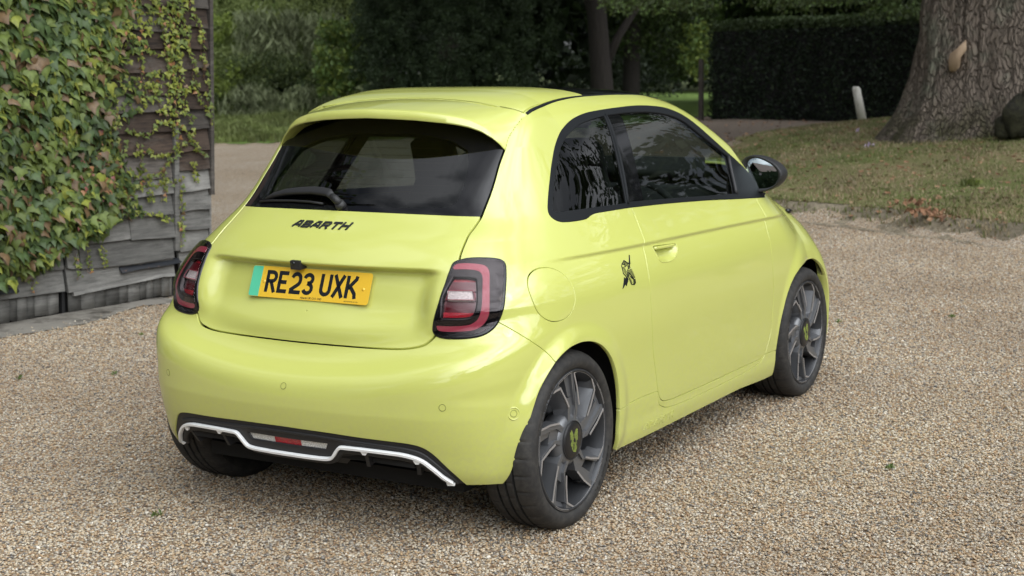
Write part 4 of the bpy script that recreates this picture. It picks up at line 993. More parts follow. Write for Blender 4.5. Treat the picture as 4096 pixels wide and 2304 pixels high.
def sdf_big(Q, P):
    d2 = np.full(len(Q), 1e9); ins = np.zeros(len(Q), bool)
    for a, b in zip(P, np.roll(P, -1, 0)):
        e = b-a; w_ = Q-a; t = np.clip((w_@e)/(e@e), 0, 1); r = w_-t[:, None]*e; d2 = np.minimum(d2, (r*r).sum(1))
        cc = (a[1] > Q[:, 1]) != (b[1] > Q[:, 1]); xx = a[0]+(Q[:, 1]-a[1])*(b[0]-a[0])/((b[1]-a[1]) or 1e-9); ins ^= cc & (Q[:, 0] < xx)
    return np.where(ins, -1, 1)*np.sqrt(d2)
VERGE = np.array([(19.2,24.5),(19.98,19.3),(21.02,17.95),(22.6,16.2),(24.6,14.6),(27.2,13.0),(31,13.5),(60,30),(40,60),(18,50)])
def H0(x, y): return .36*sm((x-11.5)/8)*sm((16-y)/7)
def H(x, y):
    x = np.atleast_1d(np.asarray(x, float)); y = np.atleast_1d(np.asarray(y, float)); Q = np.stack([x, y], 1)
    wob = .16*(vnoise(x, y, .9, 1)-.5)+.10*(vnoise(x, y, .3, 2)-.5)
    d = -sdf_big(Q, BANK)+wob; b = .15*sm((d+.02)/.26)+.088*np.clip(d, 0, 5.2)*sm(d/1.0)
    dv = -sdf_big(Q, VERGE); v = .06*sm(dv/.4)+.035*np.clip(dv, 0, 8)
    return H0(x, y)+b+v+.02*(vnoise(x, y, .22, 14)-.5)*sm((d+.02)/.1)*sm((.6-d)/.2)+.012*(vnoise(x, y, 2.2, 3)-.5)*sm((np.hypot(x-1, y)-4)/3)
def ground_mat():
    m = mat('gravel_bed', (.3, .25, .18), .95); n = NT(m); v = n.obj()
    vo = n.n('ShaderNodeTexVoronoi'); vo.inputs['Scale'].default_value = 92; n.l(v, vo.inputs['Vector'])
    wn = n.n('ShaderNodeTexWhiteNoise'); wn.noise_dimensions = '3D'; n.l(vo.outputs['Position'], wn.inputs['Vector'])
    c = n.ramp(wn.outputs['Value'], [(0, (.12, .12, .115)), (.2, (.30, .20, .12)), (.42, (.44, .34, .22)), (.62, (.52, .44, .33)), (.82, (.60, .55, .46)), (.94, (.40, .39, .37)), (1, (.80, .77, .71))])
    big = n.noise(v, .55, 5, .6); c = n.mix(n.ramp(big, [(.35, (0, 0, 0)), (.7, (1, 1, 1))]), c, n.mix(1.0, c, (.84, .79, .72), 'MULTIPLY'))
    edge = n.ramp(vo.outputs['Distance'], [(.0, (1, 1, 1)), (.75, (.68, .65, .61))]); c = n.mix(1.0, c, edge, 'MULTIPLY')
    n.base(c); n.bump(n.math('SUBTRACT', 1, vo.outputs['Distance']), .8, .008); return m
M['gravel'] = ground_mat()
def track_mat():
    m = mat('brown_track', (.12, .095, .075), .95); n = NT(m); v = n.obj(); a = n.noise(v, 1.3, 6, .65); b = n.noise(v, 60, 3)
    n.base(n.mix(n.ramp(b, [(.4, (0, 0, 0)), (.62, (1, 1, 1))]), n.mix(a, (.050, .037, .029), (.125, .095, .070)), (.18, .14, .105))); n.bump(b, .5, .01); return m
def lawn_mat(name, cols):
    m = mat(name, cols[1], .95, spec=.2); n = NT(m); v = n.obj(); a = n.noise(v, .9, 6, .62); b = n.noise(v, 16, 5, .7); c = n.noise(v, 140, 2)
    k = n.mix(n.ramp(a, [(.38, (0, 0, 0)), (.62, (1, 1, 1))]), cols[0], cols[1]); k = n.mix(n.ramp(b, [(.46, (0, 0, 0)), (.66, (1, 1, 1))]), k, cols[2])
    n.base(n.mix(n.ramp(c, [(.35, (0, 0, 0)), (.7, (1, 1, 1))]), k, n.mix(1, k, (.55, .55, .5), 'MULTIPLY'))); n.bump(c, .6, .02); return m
M['track'] = track_mat()
M['bank'] = lawn_mat('worn_turf', ((.13, .155, .05), (.26, .205, .115), (.15, .18, .055)))
M['verge'] = lawn_mat('green_turf', ((.14, .24, .05), (.17, .27, .06), (.20, .24, .09)))
M['earth'] = lawn_mat('crumbling_kerb_earth', ((.20, .17, .125), (.34, .29, .21), (.13, .11, .075)))
# ground sheets: near gravel court as one big sheet, the others a few mm above it
def sheet(name, x0, x1, y0, y1, step, keep, z, m_, kind='structure'):
    xs = np.arange(x0, x1+step*.5, step); ys = np.arange(y0, y1+step*.5, step); X, Y = np.meshgrid(xs, ys, indexing='ij')
    Z = H(X.ravel(), Y.ravel())+z; V = np.stack([X.ravel(), Y.ravel(), Z], 1); ny = len(ys)
    i = np.arange(len(xs)-1)[:, None]*ny; j = np.arange(ny-1)[None]; F = np.stack([i+j, i+ny+j, i+ny+j+1, i+j+1], -1).reshape(-1, 4)
    c = V[F].mean(1); F = F[keep(c[:, 0], c[:, 1])]
    u, inv = np.unique(F, return_inverse=True)
    return tag(mesh_obj(name, V[u], inv.reshape(-1, 4).astype(np.int32), m_, None, True), kind=kind)
near = (-12, 12, -12, 12)
g = MB(); S_ = 400
tag(sheet('gravel_court', -14, 26, -14, 26, .25, lambda x, y: x == x, 0, M['gravel']), label='pale mixed gravel court that the car stands on')
# far ground out to the horizon
fx = np.concatenate([[-400, -200, -100, -50, -25], np.arange(-14, 61, 3), [90, 150, 260, 420]]); X, Y = np.meshgrid(fx, fx, indexing='ij')
Zf = H(X.ravel(), Y.ravel())-.16*0-.05; n_ = len(fx); i = np.arange(n_-1)[:, None]*n_; j = np.arange(n_-1)[None]
F = np.stack([i+j, i+n_+j, i+n_+j+1, i+j+1], -1).reshape(-1, 4); V = np.stack([X.ravel(), Y.ravel(), Zf], 1); c = V[F].mean(1)
inn = (c[:, 0] > -14) & (c[:, 0] < 25) & (c[:, 1] > -14) & (c[:, 1] < 25)
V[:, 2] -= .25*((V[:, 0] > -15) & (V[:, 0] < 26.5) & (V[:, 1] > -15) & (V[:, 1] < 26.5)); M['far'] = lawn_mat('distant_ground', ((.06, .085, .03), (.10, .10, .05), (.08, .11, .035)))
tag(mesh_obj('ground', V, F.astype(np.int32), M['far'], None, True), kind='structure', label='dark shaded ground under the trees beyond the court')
inb = lambda x, y: -sdf_big(np.stack([x, y], 1), BANK)+.16*(vnoise(x, y, .9, 1)-.5)+.10*(vnoise(x, y, .3, 2)-.5)
sheet('earth_edge', 6, 12.5, -6, 4.2, .06, lambda x, y: (inb(x, y) > -.10) & (inb(x, y) < .52), .008, M['earth'])
sheet('grass_bank', 6, 34, -14, 6.2, .12, lambda x, y: inb(x, y) > .36+.22*(vnoise(x, y, .5, 9)-.5), .016, M['bank'])
sheet('grass_verge', 18, 46, 12, 46, .4, lambda x, y: sdf_big(np.stack([x, y], 1), VERGE) < 0, .012, M['verge'])
sheet('track', 12, 36, 3.0, 15, .25, lambda x, y: (inb(x, y) < -.0) & (y < 4.4+(x-11)*.60) & (sdf_big(np.stack([x, y], 1), VERGE) > 0), .006, M['track'])
sheet('far_lawn', 36, 75, 12, 36, 1.0, lambda x, y: y < 8+.55*(x-10), .03, M['verge'])
# ---- gravel stones: real pebbles by geometry nodes
def stone_mats():
    m = mat('pebble', (.4, .3, .2), .75); n = NT(m); oi = n.n('ShaderNodeObjectInfo'); v = n.obj()
    c = n.ramp(oi.outputs['Random'], [(0, (.12, .12, .125)), (.08, (.22, .215, .205)), (.15, (.27, .185, .12)), (.28, (.41, .30, .185)), (.44, (.45, .365, .26)), (.60, (.50, .43, .33)), (.74, (.53, .49, .41)), (.87, (.38, .355, .32)), (.965, (.57, .54, .47)), (1, (.72, .70, .65))])
    nz = n.noise(v, 160, 3); big = n.n('ShaderNodeTexNoise'); big.inputs['Scale'].default_value = .8; big.inputs['Detail'].default_value = 5; n.l(oi.outputs['Location'], big.inputs['Vector']); c = n.mix(1, c, n.ramp(big.outputs['Fac'], [(.35, (.84, .80, .75)), (.62, (1.06, 1.04, 1.0))]), 'MULTIPLY'); n.base(n.mix(.35, c, n.mix(nz, (.10, .08, .06), (.7, .62, .5)), 'SOFT_LIGHT')); return m
M['pebble'] = stone_mats()
protos = []
for k in range(5):
    bm = bmesh.new(); bmesh.ops.create_icosphere(bm, subdivisions=1, radius=1)
    rr = np.random.default_rng(40+k)
    for v in bm.verts:
        s = 1+rr.uniform(-.22, .22); v.co = Vector((v.co.x*s*1.0, v.co.y*s*.74, v.co.z*s*.46))
    me = bpy.data.meshes.new('pebble'); bm.to_mesh(me); bm.free(); me.materials.append(M['pebble'])
    me.polygons.foreach_set('use_smooth', np.full(len(me.polygons), True))
    o = bpy.data.objects.new('pebble', me); protos.append(o)
def gravel():
    pts = []
    def scatter(n, fx_, fy_, dens):
        x = rng.uniform(*fx_, n); y = rng.uniform(*fy_, n)
        rx, ry = x-CAM[0], y-CAM[1]; dist = np.hypot(rx, ry); az = np.arctan2(ry, rx)-YAW
        k = (np.abs(az) < .46) & (dist > 2.6) & (dist < 15) & (rng.random(n) < np.clip(dens*(5.5/dist)**1.25, 0, 1))
        k &= inb(x, y) < .1; k &= ~((y > 4.2-.1*(x-2)) & (x < 3.8))
        return x[k], y[k], dist[k]
    x, y, d = scatter(2300000, (-3.4, 11), (-7, 9), .95)
    r = rng.uniform(.0034, .0075, len(x))*(1+.03*np.clip(d-6, 0, 9)); r *= np.where(rng.random(len(x)) < .02, 1.5, 1)
    z = H(x, y)+r*.18+rng.uniform(0, .006, len(x))
    me = bpy.data.meshes.new('loose_gravel'); me.vertices.add(len(x)); me.vertices.foreach_set('co', np.stack([x, y, z], 1).astype(np.float32).ravel())
    a = me.attributes.new('rad', 'FLOAT', 'POINT'); a.data.foreach_set('value', r.astype(np.float32))
    rt = me.attributes.new('rot', 'FLOAT_VECTOR', 'POINT'); R_ = np.stack([rng.normal(0, .35, len(x)), rng.normal(0, .35, len(x)), rng.uniform(0, 6.28, len(x))], 1); rt.data.foreach_set('vector', R_.astype(np.float32).ravel())
    o = bpy.data.objects.new('loose_gravel', me); COL.objects.link(o)
    ng = bpy.data.node_groups.new('scatter_pebbles', 'GeometryNodeTree'); ng.interface.new_socket('Geometry', in_out='INPUT', socket_type='NodeSocketGeometry'); ng.interface.new_socket('Geometry', in_out='OUTPUT', socket_type='NodeSocketGeometry')
    N = ng.nodes; gi = N.new('NodeGroupInput'); go = N.new('NodeGroupOutput'); mp = N.new('GeometryNodeMeshToPoints'); iop = N.new('GeometryNodeInstanceOnPoints')
    jg = N.new('GeometryNodeGeometryToInstance')
    for q in protos:
        oi = N.new('GeometryNodeObjectInfo'); oi.inputs['Object'].default_value = q; oi.inputs['As Instance'].default_value = True
        ng.links.new(oi.outputs['Geometry'], jg.inputs[0])
    iop.inputs['Pick Instance'].default_value = True
    rad = N.new('GeometryNodeInputNamedAttribute'); rad.data_type = 'FLOAT'; rad.inputs['Name'].default_value = 'rad'
    ro = N.new('GeometryNodeInputNamedAttribute'); ro.data_type = 'FLOAT_VECTOR'; ro.inputs['Name'].default_value = 'rot'
    ng.links.new(gi.outputs[0], mp.inputs['Mesh']); ng.links.new(mp.outputs[0], iop.inputs['Points'])
    gg = N.new('GeometryNodeJoinGeometry')
    for l in list(ng.links):
        if l.to_node == jg: ng.links.new(l.from_socket, gg.inputs[0]); ng.links.remove(l)
    N.remove(jg); ng.links.new(gg.outputs[0], iop.inputs['Instance'])
    e2r = N.new('FunctionNodeEulerToRotation'); ng.links.new(ro.outputs['Attribute'], e2r.inputs[0]); ng.links.new(e2r.outputs[0], iop.inputs['Rotation'])
    ng.links.new(rad.outputs['Attribute'], iop.inputs['Scale']); ng.links.new(iop.outputs[0], go.inputs[0])
    md = o.modifiers.new('pebbles', 'NODES'); md.node_group = ng
    tag(o, 'small loose brown, white and grey pebbles strewn over the court', 'gravel', kind='stuff')
    return len(x)
NPEB = gravel(); print('pebbles', NPEB)
# ---- leaves and cards
def leafmat(name, col, var=.35, trans=.25, rough=.55, spec=.35, hue=None):
    m = mat(name, col, rough, spec=spec); n = NT(m); v = n.obj(); a = n.noise(v, 1.4, 3, .6); b = n.noise(v, 9, 2)
    lo = tuple(c*(1-var) for c in col); hi = hue or tuple(min(1, c*(1+var*1.2)) for c in col)
    c = n.mix(n.ramp(a, [(.35, (0, 0, 0)), (.65, (1, 1, 1))]), lo, hi); c = n.mix(n.math('MULTIPLY', b, .5), c, tuple(x*.7 for x in col)); n.base(c)
    tr = n.n('ShaderNodeBsdfTranslucent'); n.l(c, tr.inputs[0]); mx_ = n.n('ShaderNodeMixShader'); mx_.inputs[0].default_value = trans
    out = n.t.nodes['Material Output']; n.l(n.b.outputs[0], mx_.inputs[1]); n.l(tr.outputs[0], mx_.inputs[2]); n.l(mx_.outputs[0], out.inputs[0]); return m
LM = {k: leafmat(k, c, *a) for k, c, *a in (
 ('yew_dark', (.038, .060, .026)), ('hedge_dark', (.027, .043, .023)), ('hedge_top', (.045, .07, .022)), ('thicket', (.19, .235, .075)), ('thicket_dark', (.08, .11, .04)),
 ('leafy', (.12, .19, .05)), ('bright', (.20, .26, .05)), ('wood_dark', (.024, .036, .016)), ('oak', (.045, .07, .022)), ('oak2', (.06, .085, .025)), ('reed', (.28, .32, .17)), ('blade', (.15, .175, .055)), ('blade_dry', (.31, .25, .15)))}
def cards(P, size, aspect=.55, rg=rng, up=0.0, droop=0.0, norm=None):
    """one pointed leaf (rhombus bent along its midrib, 2 triangles) at each point"""
    n = len(P); a = rg.normal(size=(n, 3)); a[:, 2] = a[:, 2]*(1-up)-droop
    if up: a[:, 2] = np.abs(a[:, 2])+up*2
    a /= np.linalg.norm(a, axis=1, keepdims=True)+1e-9
    b = rg.normal(size=(n, 3)) if norm is None else np.cross(a, norm+rg.normal(size=(n, 3))*.35); b -= a*(a*b).sum(1, keepdims=True); b /= np.linalg.norm(b, axis=1, keepdims=True)+1e-9
    s = (size if np.ndim(size) else np.full(n, size))*rg.uniform(.65, 1.35, n); s = s[:, None]; c = np.cross(a, b)
    V = np.stack([P-a*s*.5, P+b*s*aspect*.5+c*s*.06, P+a*s*.5-c*s*.12, P-b*s*aspect*.5+c*s*.06], 1).reshape(-1, 3)
    i = np.arange(n)[:, None]*4; F = np.concatenate([i+np.array([[0, 1, 2]]), i+np.array([[0, 2, 3]])]).astype(np.int32); return V, F
def blob(c, r, n, rg=rng, shell=.55):
    d = rg.normal(size=(n, 3)); d /= np.linalg.norm(d, axis=1, keepdims=True); return np.asarray(c)+d*np.asarray(r)*(rg.uniform(shell, 1, n)**.6)[:, None]
def crown_pts(centre, radii, nclump, per, clump_r, rg=rng, flat=.8):
    C_ = blob(centre, radii, nclump, rg, .35); return np.concatenate([blob(c, clump_r*rg.uniform(.6, 1.3)*np.array([1, 1, flat]), int(per*rg.uniform(.6, 1.3)), rg, .2) for c in C_])
M['bark_dark'] = mat('dark_bark', (.045, .038, .032), .9); n_ = NT(M['bark_dark']); vv = n_.obj((6, 6, 1.2)); q = n_.noise(vv, 3, 6, .7); n_.base(n_.mix(q, (.022, .019, .016), (.10, .085, .068))); n_.bump(q, .8, .05)
def limb(g, p, d, L_, r, depth, rg, spread=.5):
    pts = [np.array(p, float)]; d = np.array(d, float); n = 6
    for k in range(n): d = d+rg.normal(0, .10, 3); d[2] += .02; d /= np.linalg.norm(d); pts.append(pts[-1]+d*L_/n)
    g.tube(pts, list(np.linspace(r, r*.55, n+1)), 9 if r > .1 else 6)
    if depth > 0:
        for k in range(3):
            dd = d+rg.normal(0, spread, 3); dd[2] = abs(dd[2])*.7+.1; dd /= np.linalg.norm(dd); limb(g, pts[-1-(k % 3)], dd, L_*.62, r*.55, depth-1, rg, spread)
def tree(name, label, x, y, h, r, leaf, group=None, cat='tree', clumps=60, per=60, size=.25, tr=.18, base=.35, seed=1, z=None, parts=True, flat=.75):
    rg = np.random.default_rng(seed); z0 = float(H(x, y)[0]) if z is None else z
    t = tag(empty(name, (0, 0, 0)), label, cat, group)
    g = MB(); limb(g, (x, y, z0-.2), (rg.normal(0, .04), rg.normal(0, .04), 1), h*.5, tr, 2, rg); g.build('trunk', M['bark_dark'], t, True)
    P = crown_pts((x, y, z0+h*(base+(1-base)/2)), (r, r, h*(1-base)/2), clumps, per, r*.30, rg, flat); V, F = cards(P, size, .6, rg)
    k = rg.random(len(P)) < .5; mi = np.concatenate([np.where(k, 0, 1)]*2)
    mesh_obj('crown', V, F, None, t, True, mats=[LM[leaf[0]], LM[leaf[1]]], midx=mi); return t
# ================================================================== the barn
A0 = np.array([1.924, 4.359, 0]); WD = np.array([.995, -.1, 0]); WD /= np.linalg.norm(WD); WN = np.array([WD[1], -WD[0], 0])   # WN points to the yard
def wp(t, z, off=0.0): return A0+WD*(t+.048*z)+WN*off+np.array([0, 0, z])
def woodmat(name, dark, light, pale, streak=14):
    m = mat(name, dark, .85, spec=.2); n = NT(m); oi = n.n('ShaderNodeObjectInfo'); v = n.obj((1.2, 1.2, streak)); w1 = n.noise(v, 4, 7, .7, .4); w2 = n.noise(n.obj((1, 1, 2)), 2.2, 5, .7)
    c = n.mix(n.ramp(w1, [(.32, (0, 0, 0)), (.68, (1, 1, 1))]), dark, light); c = n.mix(n.ramp(w2, [(.50, (0, 0, 0)), (.78, (1, 1, 1))]), c, pale)
    h = n.n('ShaderNodeMapRange'); n.l(oi.outputs['Random'], h.inputs[0]); h.inputs[3].default_value = .62; h.inputs[4].default_value = 1.35
    c = n.mix(1.0, c, h.outputs[0], 'MULTIPLY'); n.base(c); n.bump(w1, .5, .006); return m
M['wood_top'] = woodmat('tarred_brown_board', (.026, .021, .018), (.085, .060, .045), (.14, .13, .115))
M['wood_mid'] = woodmat('brown_grey_board', (.045, .040, .036), (.13, .115, .10), (.20, .185, .165))
M['wood_low'] = woodmat('silver_grey_board', (.09, .088, .082), (.20, .195, .18), (.27, .265, .245))
M['tar'] = mat('peeling_black_paint', (.02, .022, .026), .45); n_ = NT(M['tar']); q = n_.noise(n_.obj((1, 1, 3)), 14, 5, .7); n_.base(n_.mix(n_.ramp(q, [(.60, (0, 0, 0)), (.66, (1, 1, 1))]), (.018, .020, .024), (.17, .10, .07))); n_.bump(q, .5, .004)
barn = tag(empty('weatherboarded_barn', tuple(A0)), 'old weatherboarded barn with grey and black boards, left of the car', 'barn')
rb = np.random.default_rng(11)
def board(t0, t1, z0, h, m_, sag=0.0, thick=.024, proud=.040, name='board', jag=0.0):
    n = 9; vs = []
    s0, s1 = rb.normal(0, .004), rb.normal(0, .004)
    for k in range(n):
        u = k/(n-1); t = t0+(t1-t0)*u; zb = z0+s0*(1-u)+s1*u+.004*math.sin(u*5+z0*30)+sag*u+jag*rb.normal(); zt = z0+h+s0*(1-u)+s1*u
        pr = proud+.004*math.sin(u*7+z0*13)
        for zz, o in ((zb, pr), (zt, .006), (zt, .006-thick), (zb, pr-thick)): vs.append(wp(t, zz, o)-A0)
    fs = [(4*k+j, 4*k+(j+1) % 4, 4*(k+1)+(j+1) % 4, 4*(k+1)+j) for k in range(n-1) for j in range(4)]+[(3, 2, 1, 0), (4*n-4, 4*n-3, 4*n-2, 4*n-1)]
    fs = [f[::-1] for f in fs]
    return mesh_obj(name, np.array(vs), fs, m_, barn, False)
def row_mat(z): 
    p = rb.random()
    if z < .55: return M['wood_low']
    if z < .80: return M['wood_low'] if p < .6 else M['wood_mid']
    if z < 1.15: return M['wood_mid'] if p < .6 else M['wood_top']
    return M['wood_top'] if p < .8 else M['wood_mid']
step = .1425
for k in range(17):
    z = .165+k*step
    for (t0, t1) in ((-2.6, .470), (.505, 1.405), (1.462, 1.742)):
        zz = z+rb.normal(0, .006)+(0.012 if t0 > 1.4 else 0); tt0, tt1 = t0+rb.normal(0, .003), t1+rb.normal(0, .004)
        if t0 == .505 and k in (1, 2, 5, 9):            # rows patched from two boards
            c_ = .5+[.33, 0, .42, .0, 0, .38, 0, 0, 0, .5][k]+.1
            board(tt0, c_, zz, step+.03, row_mat(z)); board(c_+.008, tt1, zz-.016, step+.045, row_mat(z), -.01)
        elif t0 < 0: board(-2.6, -.9, zz, step+.03, row_mat(z)); board(-.892, tt1, zz+.004, step+.03, row_mat(z))
        else: board(tt0, tt1, zz, step+.03, row_mat(z), rb.normal(0, .006))
# bottom skirting of short upright planks, gnawed at the foot
for (t0, t1) in ((-2.6, .455), (.520, 1.40)):
    t = t0
    while t < t1-.02:
        w_ = min(rb.uniform(.055, .12), t1-t); vs = []; b0, b1 = .008+rb.uniform(0, .022), .008+rb.uniform(0, .022)
        for (tt, zz) in ((t+.002, b0), (t+w_-.002, b1), (t+w_-.002, .20), (t+.002, .20)):
            for o in (.012, -.008): vs.append(wp(tt, zz, o)-A0)
        mesh_obj('skirting_plank', np.array(vs), [(0, 2, 4, 6), (1, 7, 5, 3), (0, 1, 3, 2), (2, 3, 5, 4), (4, 5, 7, 6), (6, 7, 1, 0)], M['wood_low'], barn); t += w_
board(.54, 1.40, .135, .13, M['wood_low'], .035, name='loose_board', proud=.045, jag=.004)
board(.93, 1.46, .225, .055, M['tar'], .03, name='patched_strip', proud=.058, thick=.012)
board(-.9, .12, .215, .06, M['tar'], .0, name='patched_strip', proud=.052, thick=.012)
g = MB()
def upright(name, t, w_, z0, z1, o, m_, par=barn):
    g = MB(); vs = [wp(tt, zz, oo)-A0 for zz in np.linspace(z0, z1, 5) for tt, oo in ((t-w_/2, .0), (t+w_/2, .0), (t+w_/2, o), (t-w_/2, o))]
    fs = [(4*k+j, 4*k+(j+1) % 4, 4*(k+1)+(j+1) % 4, 4*(k+1)+j) for k in range(4) for j in range(4)]+[(3, 2, 1, 0), (16, 17, 18, 19)]
    return g.add(vs, fs).build(name, m_, par)
upright('batten', 1.434, .040, .33, 1.22, .040, M['wood_low']); upright('batten', 1.434, .030, 1.22, 2.6, .030, M['wood_top'])
upright('corner_board', 1.762, .030, .70, 2.6, .046, M['wood_mid']); upright('corner_board', 1.752, .018, .02, .70, .026, M['wood_low'])
upright('door_post', .488, .022, .02, 2.6, -.030, M['under'])
# carcass behind the boards, gable return, roof
def quad(name, P, m_, par): return MB().add([np.array(p)-A0 for p in P], [tuple(range(len(P)))]).build(name, m_, par)
bk = np.array([-WN[0], -WN[1], 0])
def bp_(t, z, b): return wp(t, z, 0)+bk*b
g = MB(); cs = [bp_(t, z, b)-A0 for b in (.035, 5.0) for z in (0, 2.62) for t in (-2.58, 1.742)]
g.add(cs, [(0, 1, 3, 2), (4, 6, 7, 5), (1, 5, 7, 3), (0, 2, 6, 4), (2, 3, 7, 6)]).build('barn_wall', M['under'], barn)
for k in range(17):
    z = .05+k*.152; vs = [bp_(1.742, zz, b)-A0+WD*o for b in (.0, 5.0) for zz, o in ((z, .028), (z+.17, .006), (z+.17, -.01), (z, .01))]
    mesh_obj('gable_board', np.array(vs), [(0, 4, 5, 1), (1, 5, 6, 2), (2, 6, 7, 3), (3, 7, 4, 0), (0, 1, 2, 3), (7, 6, 5, 4)], M['wood_mid'], barn)
M['slate'] = mat('old_clay_roof', (.10, .06, .045), .85); n_ = NT(M['slate']); q = n_.noise(n_.obj(), 7, 5, .7); n_.base(n_.mix(q, (.05, .035, .03), (.15, .085, .06)))
rp = [bp_(t, z, b)-A0 for t in (-2.8, 1.95) for z, b in ((2.50, -.35), (4.5, 2.5), (2.50, 5.35))]
MB().add(rp+[p+np.array([0, 0, .10]) for p in rp], [(0, 1, 4, 3), (1, 2, 5, 4), (6, 9, 10, 7), (7, 10, 11, 8), (0, 3, 9, 6), (2, 8, 11, 5), (0, 6, 7, 1), (1, 7, 8, 2), (3, 4, 10, 9), (4, 5, 11, 10)]).build('barn_roof', M['slate'], barn)
MB().add([bp_(t, z, b)-A0 for t in (1.72,) for z, b in ((2.6, .0), (4.45, 2.5), (2.6, 5.0))], [(0, 2, 1)]).build('gable', M['wood_mid'], barn)
# kerb slab and damp patch at the foot of the wall
M['slab'] = mat('weathered_concrete', (.20, .185, .16), .9); n_ = NT(M['slab']); q = n_.noise(n_.obj(), 9, 6, .7); q2 = n_.noise(n_.obj(), 2.1, 5, .7)
n_.base(n_.mix(n_.ramp(q2, [(.48, (0, 0, 0)), (.6, (1, 1, 1))]), n_.mix(q, (.13, .12, .10), (.27, .25, .215)), (.045, .038, .028))); n_.bump(q, .5, .006)
edge_ = [(t, .10+.03*math.sin(t*5)+.07*(t < .9)*(1-t/.9 if t > 0 else 1)+rb.normal(0, .008)) for t in np.linspace(-1.5, 1.3, 40)]
vs = [wp(t, 0, .0)+np.array([0, 0, .016]) for t, o in edge_]+[wp(t, 0, min(o*2.6, .42))+np.array([0, 0, .008]) for t, o in edge_]
tag(mesh_obj('concrete_footing', np.array(vs), [(i, i+40, i+41, i+1) for i in range(39)], M['slab'], None, True), kind='structure', label='damp stained concrete strip along the foot of the barn')
# ================================================================== climbing ivy on the barn
IV = {k: leafmat(k, c, *a) for k, c, *a in (
 ('ivy_green', (.135, .18, .042), .4, .25, .45, .32), ('ivy_deep', (.070, .11, .038), .4, .22, .42, .32), ('ivy_yellow', (.27, .30, .055), .3, .3, .42, .4), ('ivy_bronze', (.17, .11, .055), .35, .2, .40, .4), ('ivy_red', (.28, .10, .085), .35, .25, .4, .4), ('ivy_orange', (.40, .20, .09), .3, .3, .4, .4))}
IVL = list(IV.values())
ivy = tag(empty('climbing_creeper', tuple(A0)), 'dense three-lobed green creeper turning red, hanging over the left of the barn wall', 'creeper')
def ivy_leaf_local(rg):
    """three-lobed leaf in its own plane, folded along the midrib; stalk at the origin, tip downwards"""
    o = [(0, .04), (-.22, .16), (-.44, .10), (-.56, -.16), (-.36, -.30), (-.24, -.46), (0, -1.0), (.24, -.46), (.36, -.30), (.56, -.16), (.44, .10), (.22, .16)]
    c = [(0, 0), (0, -.45)]; P = [(x*rg.uniform(.92, 1.08), y*rg.uniform(.92, 1.08), -abs(x)*.28-.10*max(0, -y-.4)) for x, y in o]+[(0, 0, .02), (0, -.45, .03)]
    F = [(12, 0, 1), (12, 1, 2), (12, 2, 3), (12, 3, 4), (12, 4, 13), (13, 4, 5), (13, 5, 6), (13, 6, 7), (13, 7, 8), (12, 13, 8), (12, 8, 9), (12, 9, 10), (12, 10, 11), (12, 11, 0)]
    return np.array(P), F
LEAFV = [ivy_leaf_local(np.random.default_rng(100+k)) for k in range(6)]
leaf_meshes = []
for k in range(6):
    row = []
    for m_ in IVL:
        me = bpy.data.meshes.new('leaf'); me.from_pydata([tuple(v) for v in LEAFV[k][0]], [], LEAFV[k][1]); me.update(); me.polygons.foreach_set('use_smooth', np.full(len(me.polygons), True)); me.materials.append(m_); row.append(me)
    leaf_meshes.append(row)
def dens(t, z):
    """how thick the creeper is at (t, z) on the wall: 1 solid, 0 none"""
    edge = np.interp(z, [.25, .35, .45, .55, .62, .8, .95, 1.15, 1.4, 1.7, 1.9, 2.2], [.05, .30, .55, .80, 1.02, 1.05, .98, .93, .93, 1.0, 1.12, 1.20])
    low = np.interp(t, [-2.6, 0, .25, .5, .75, 1.0, 1.1], [.20, .27, .30, .38, .42, .55, .60])
    edge = edge+.22*(vnoise(t+9, z+4, .22, 23)-.5)+.10*(vnoise(t+2, z+7, .09, 24)-.5); d = np.clip((edge-t)/.12+.4, 0, 1)*np.clip((z-low)/.07+.3, 0, 1)
    top = .48*np.clip((z-1.15)/.5, 0, 1)*(t < 1.56)*(vnoise(t+5, z+3, .16, 21) > .46)
    return np.maximum(d, top)
def leaf_M(t, z, off, s, yaw, pit, roll):
    # base orientation: leaf plane faces the yard, tip down
    ex = -WD*-1; ez = np.array([0, 0, 1.]); R = Matrix((tuple(-x for x in (-ex)), tuple(ez), tuple(WN))).transposed()
    R = R @ Matrix.Rotation(roll, 3, 'Z') @ Matrix.Rotation(pit, 3, 'X') @ Matrix.Rotation(yaw, 3, 'Y')
    return Matrix.Translation(Vector(wp(t, z, off)-A0)) @ R.to_4x4() @ Matrix.Diagonal((s, s, s, 1))
ri = np.random.default_rng(5); cand = []
N_ = 9500; tt = ri.uniform(-.9, 1.66, N_); zz = ri.uniform(.2, 2.35, N_); dd = dens(tt, zz); ok = ri.random(N_) < dd*np.where(tt < -.1, .45, 1)
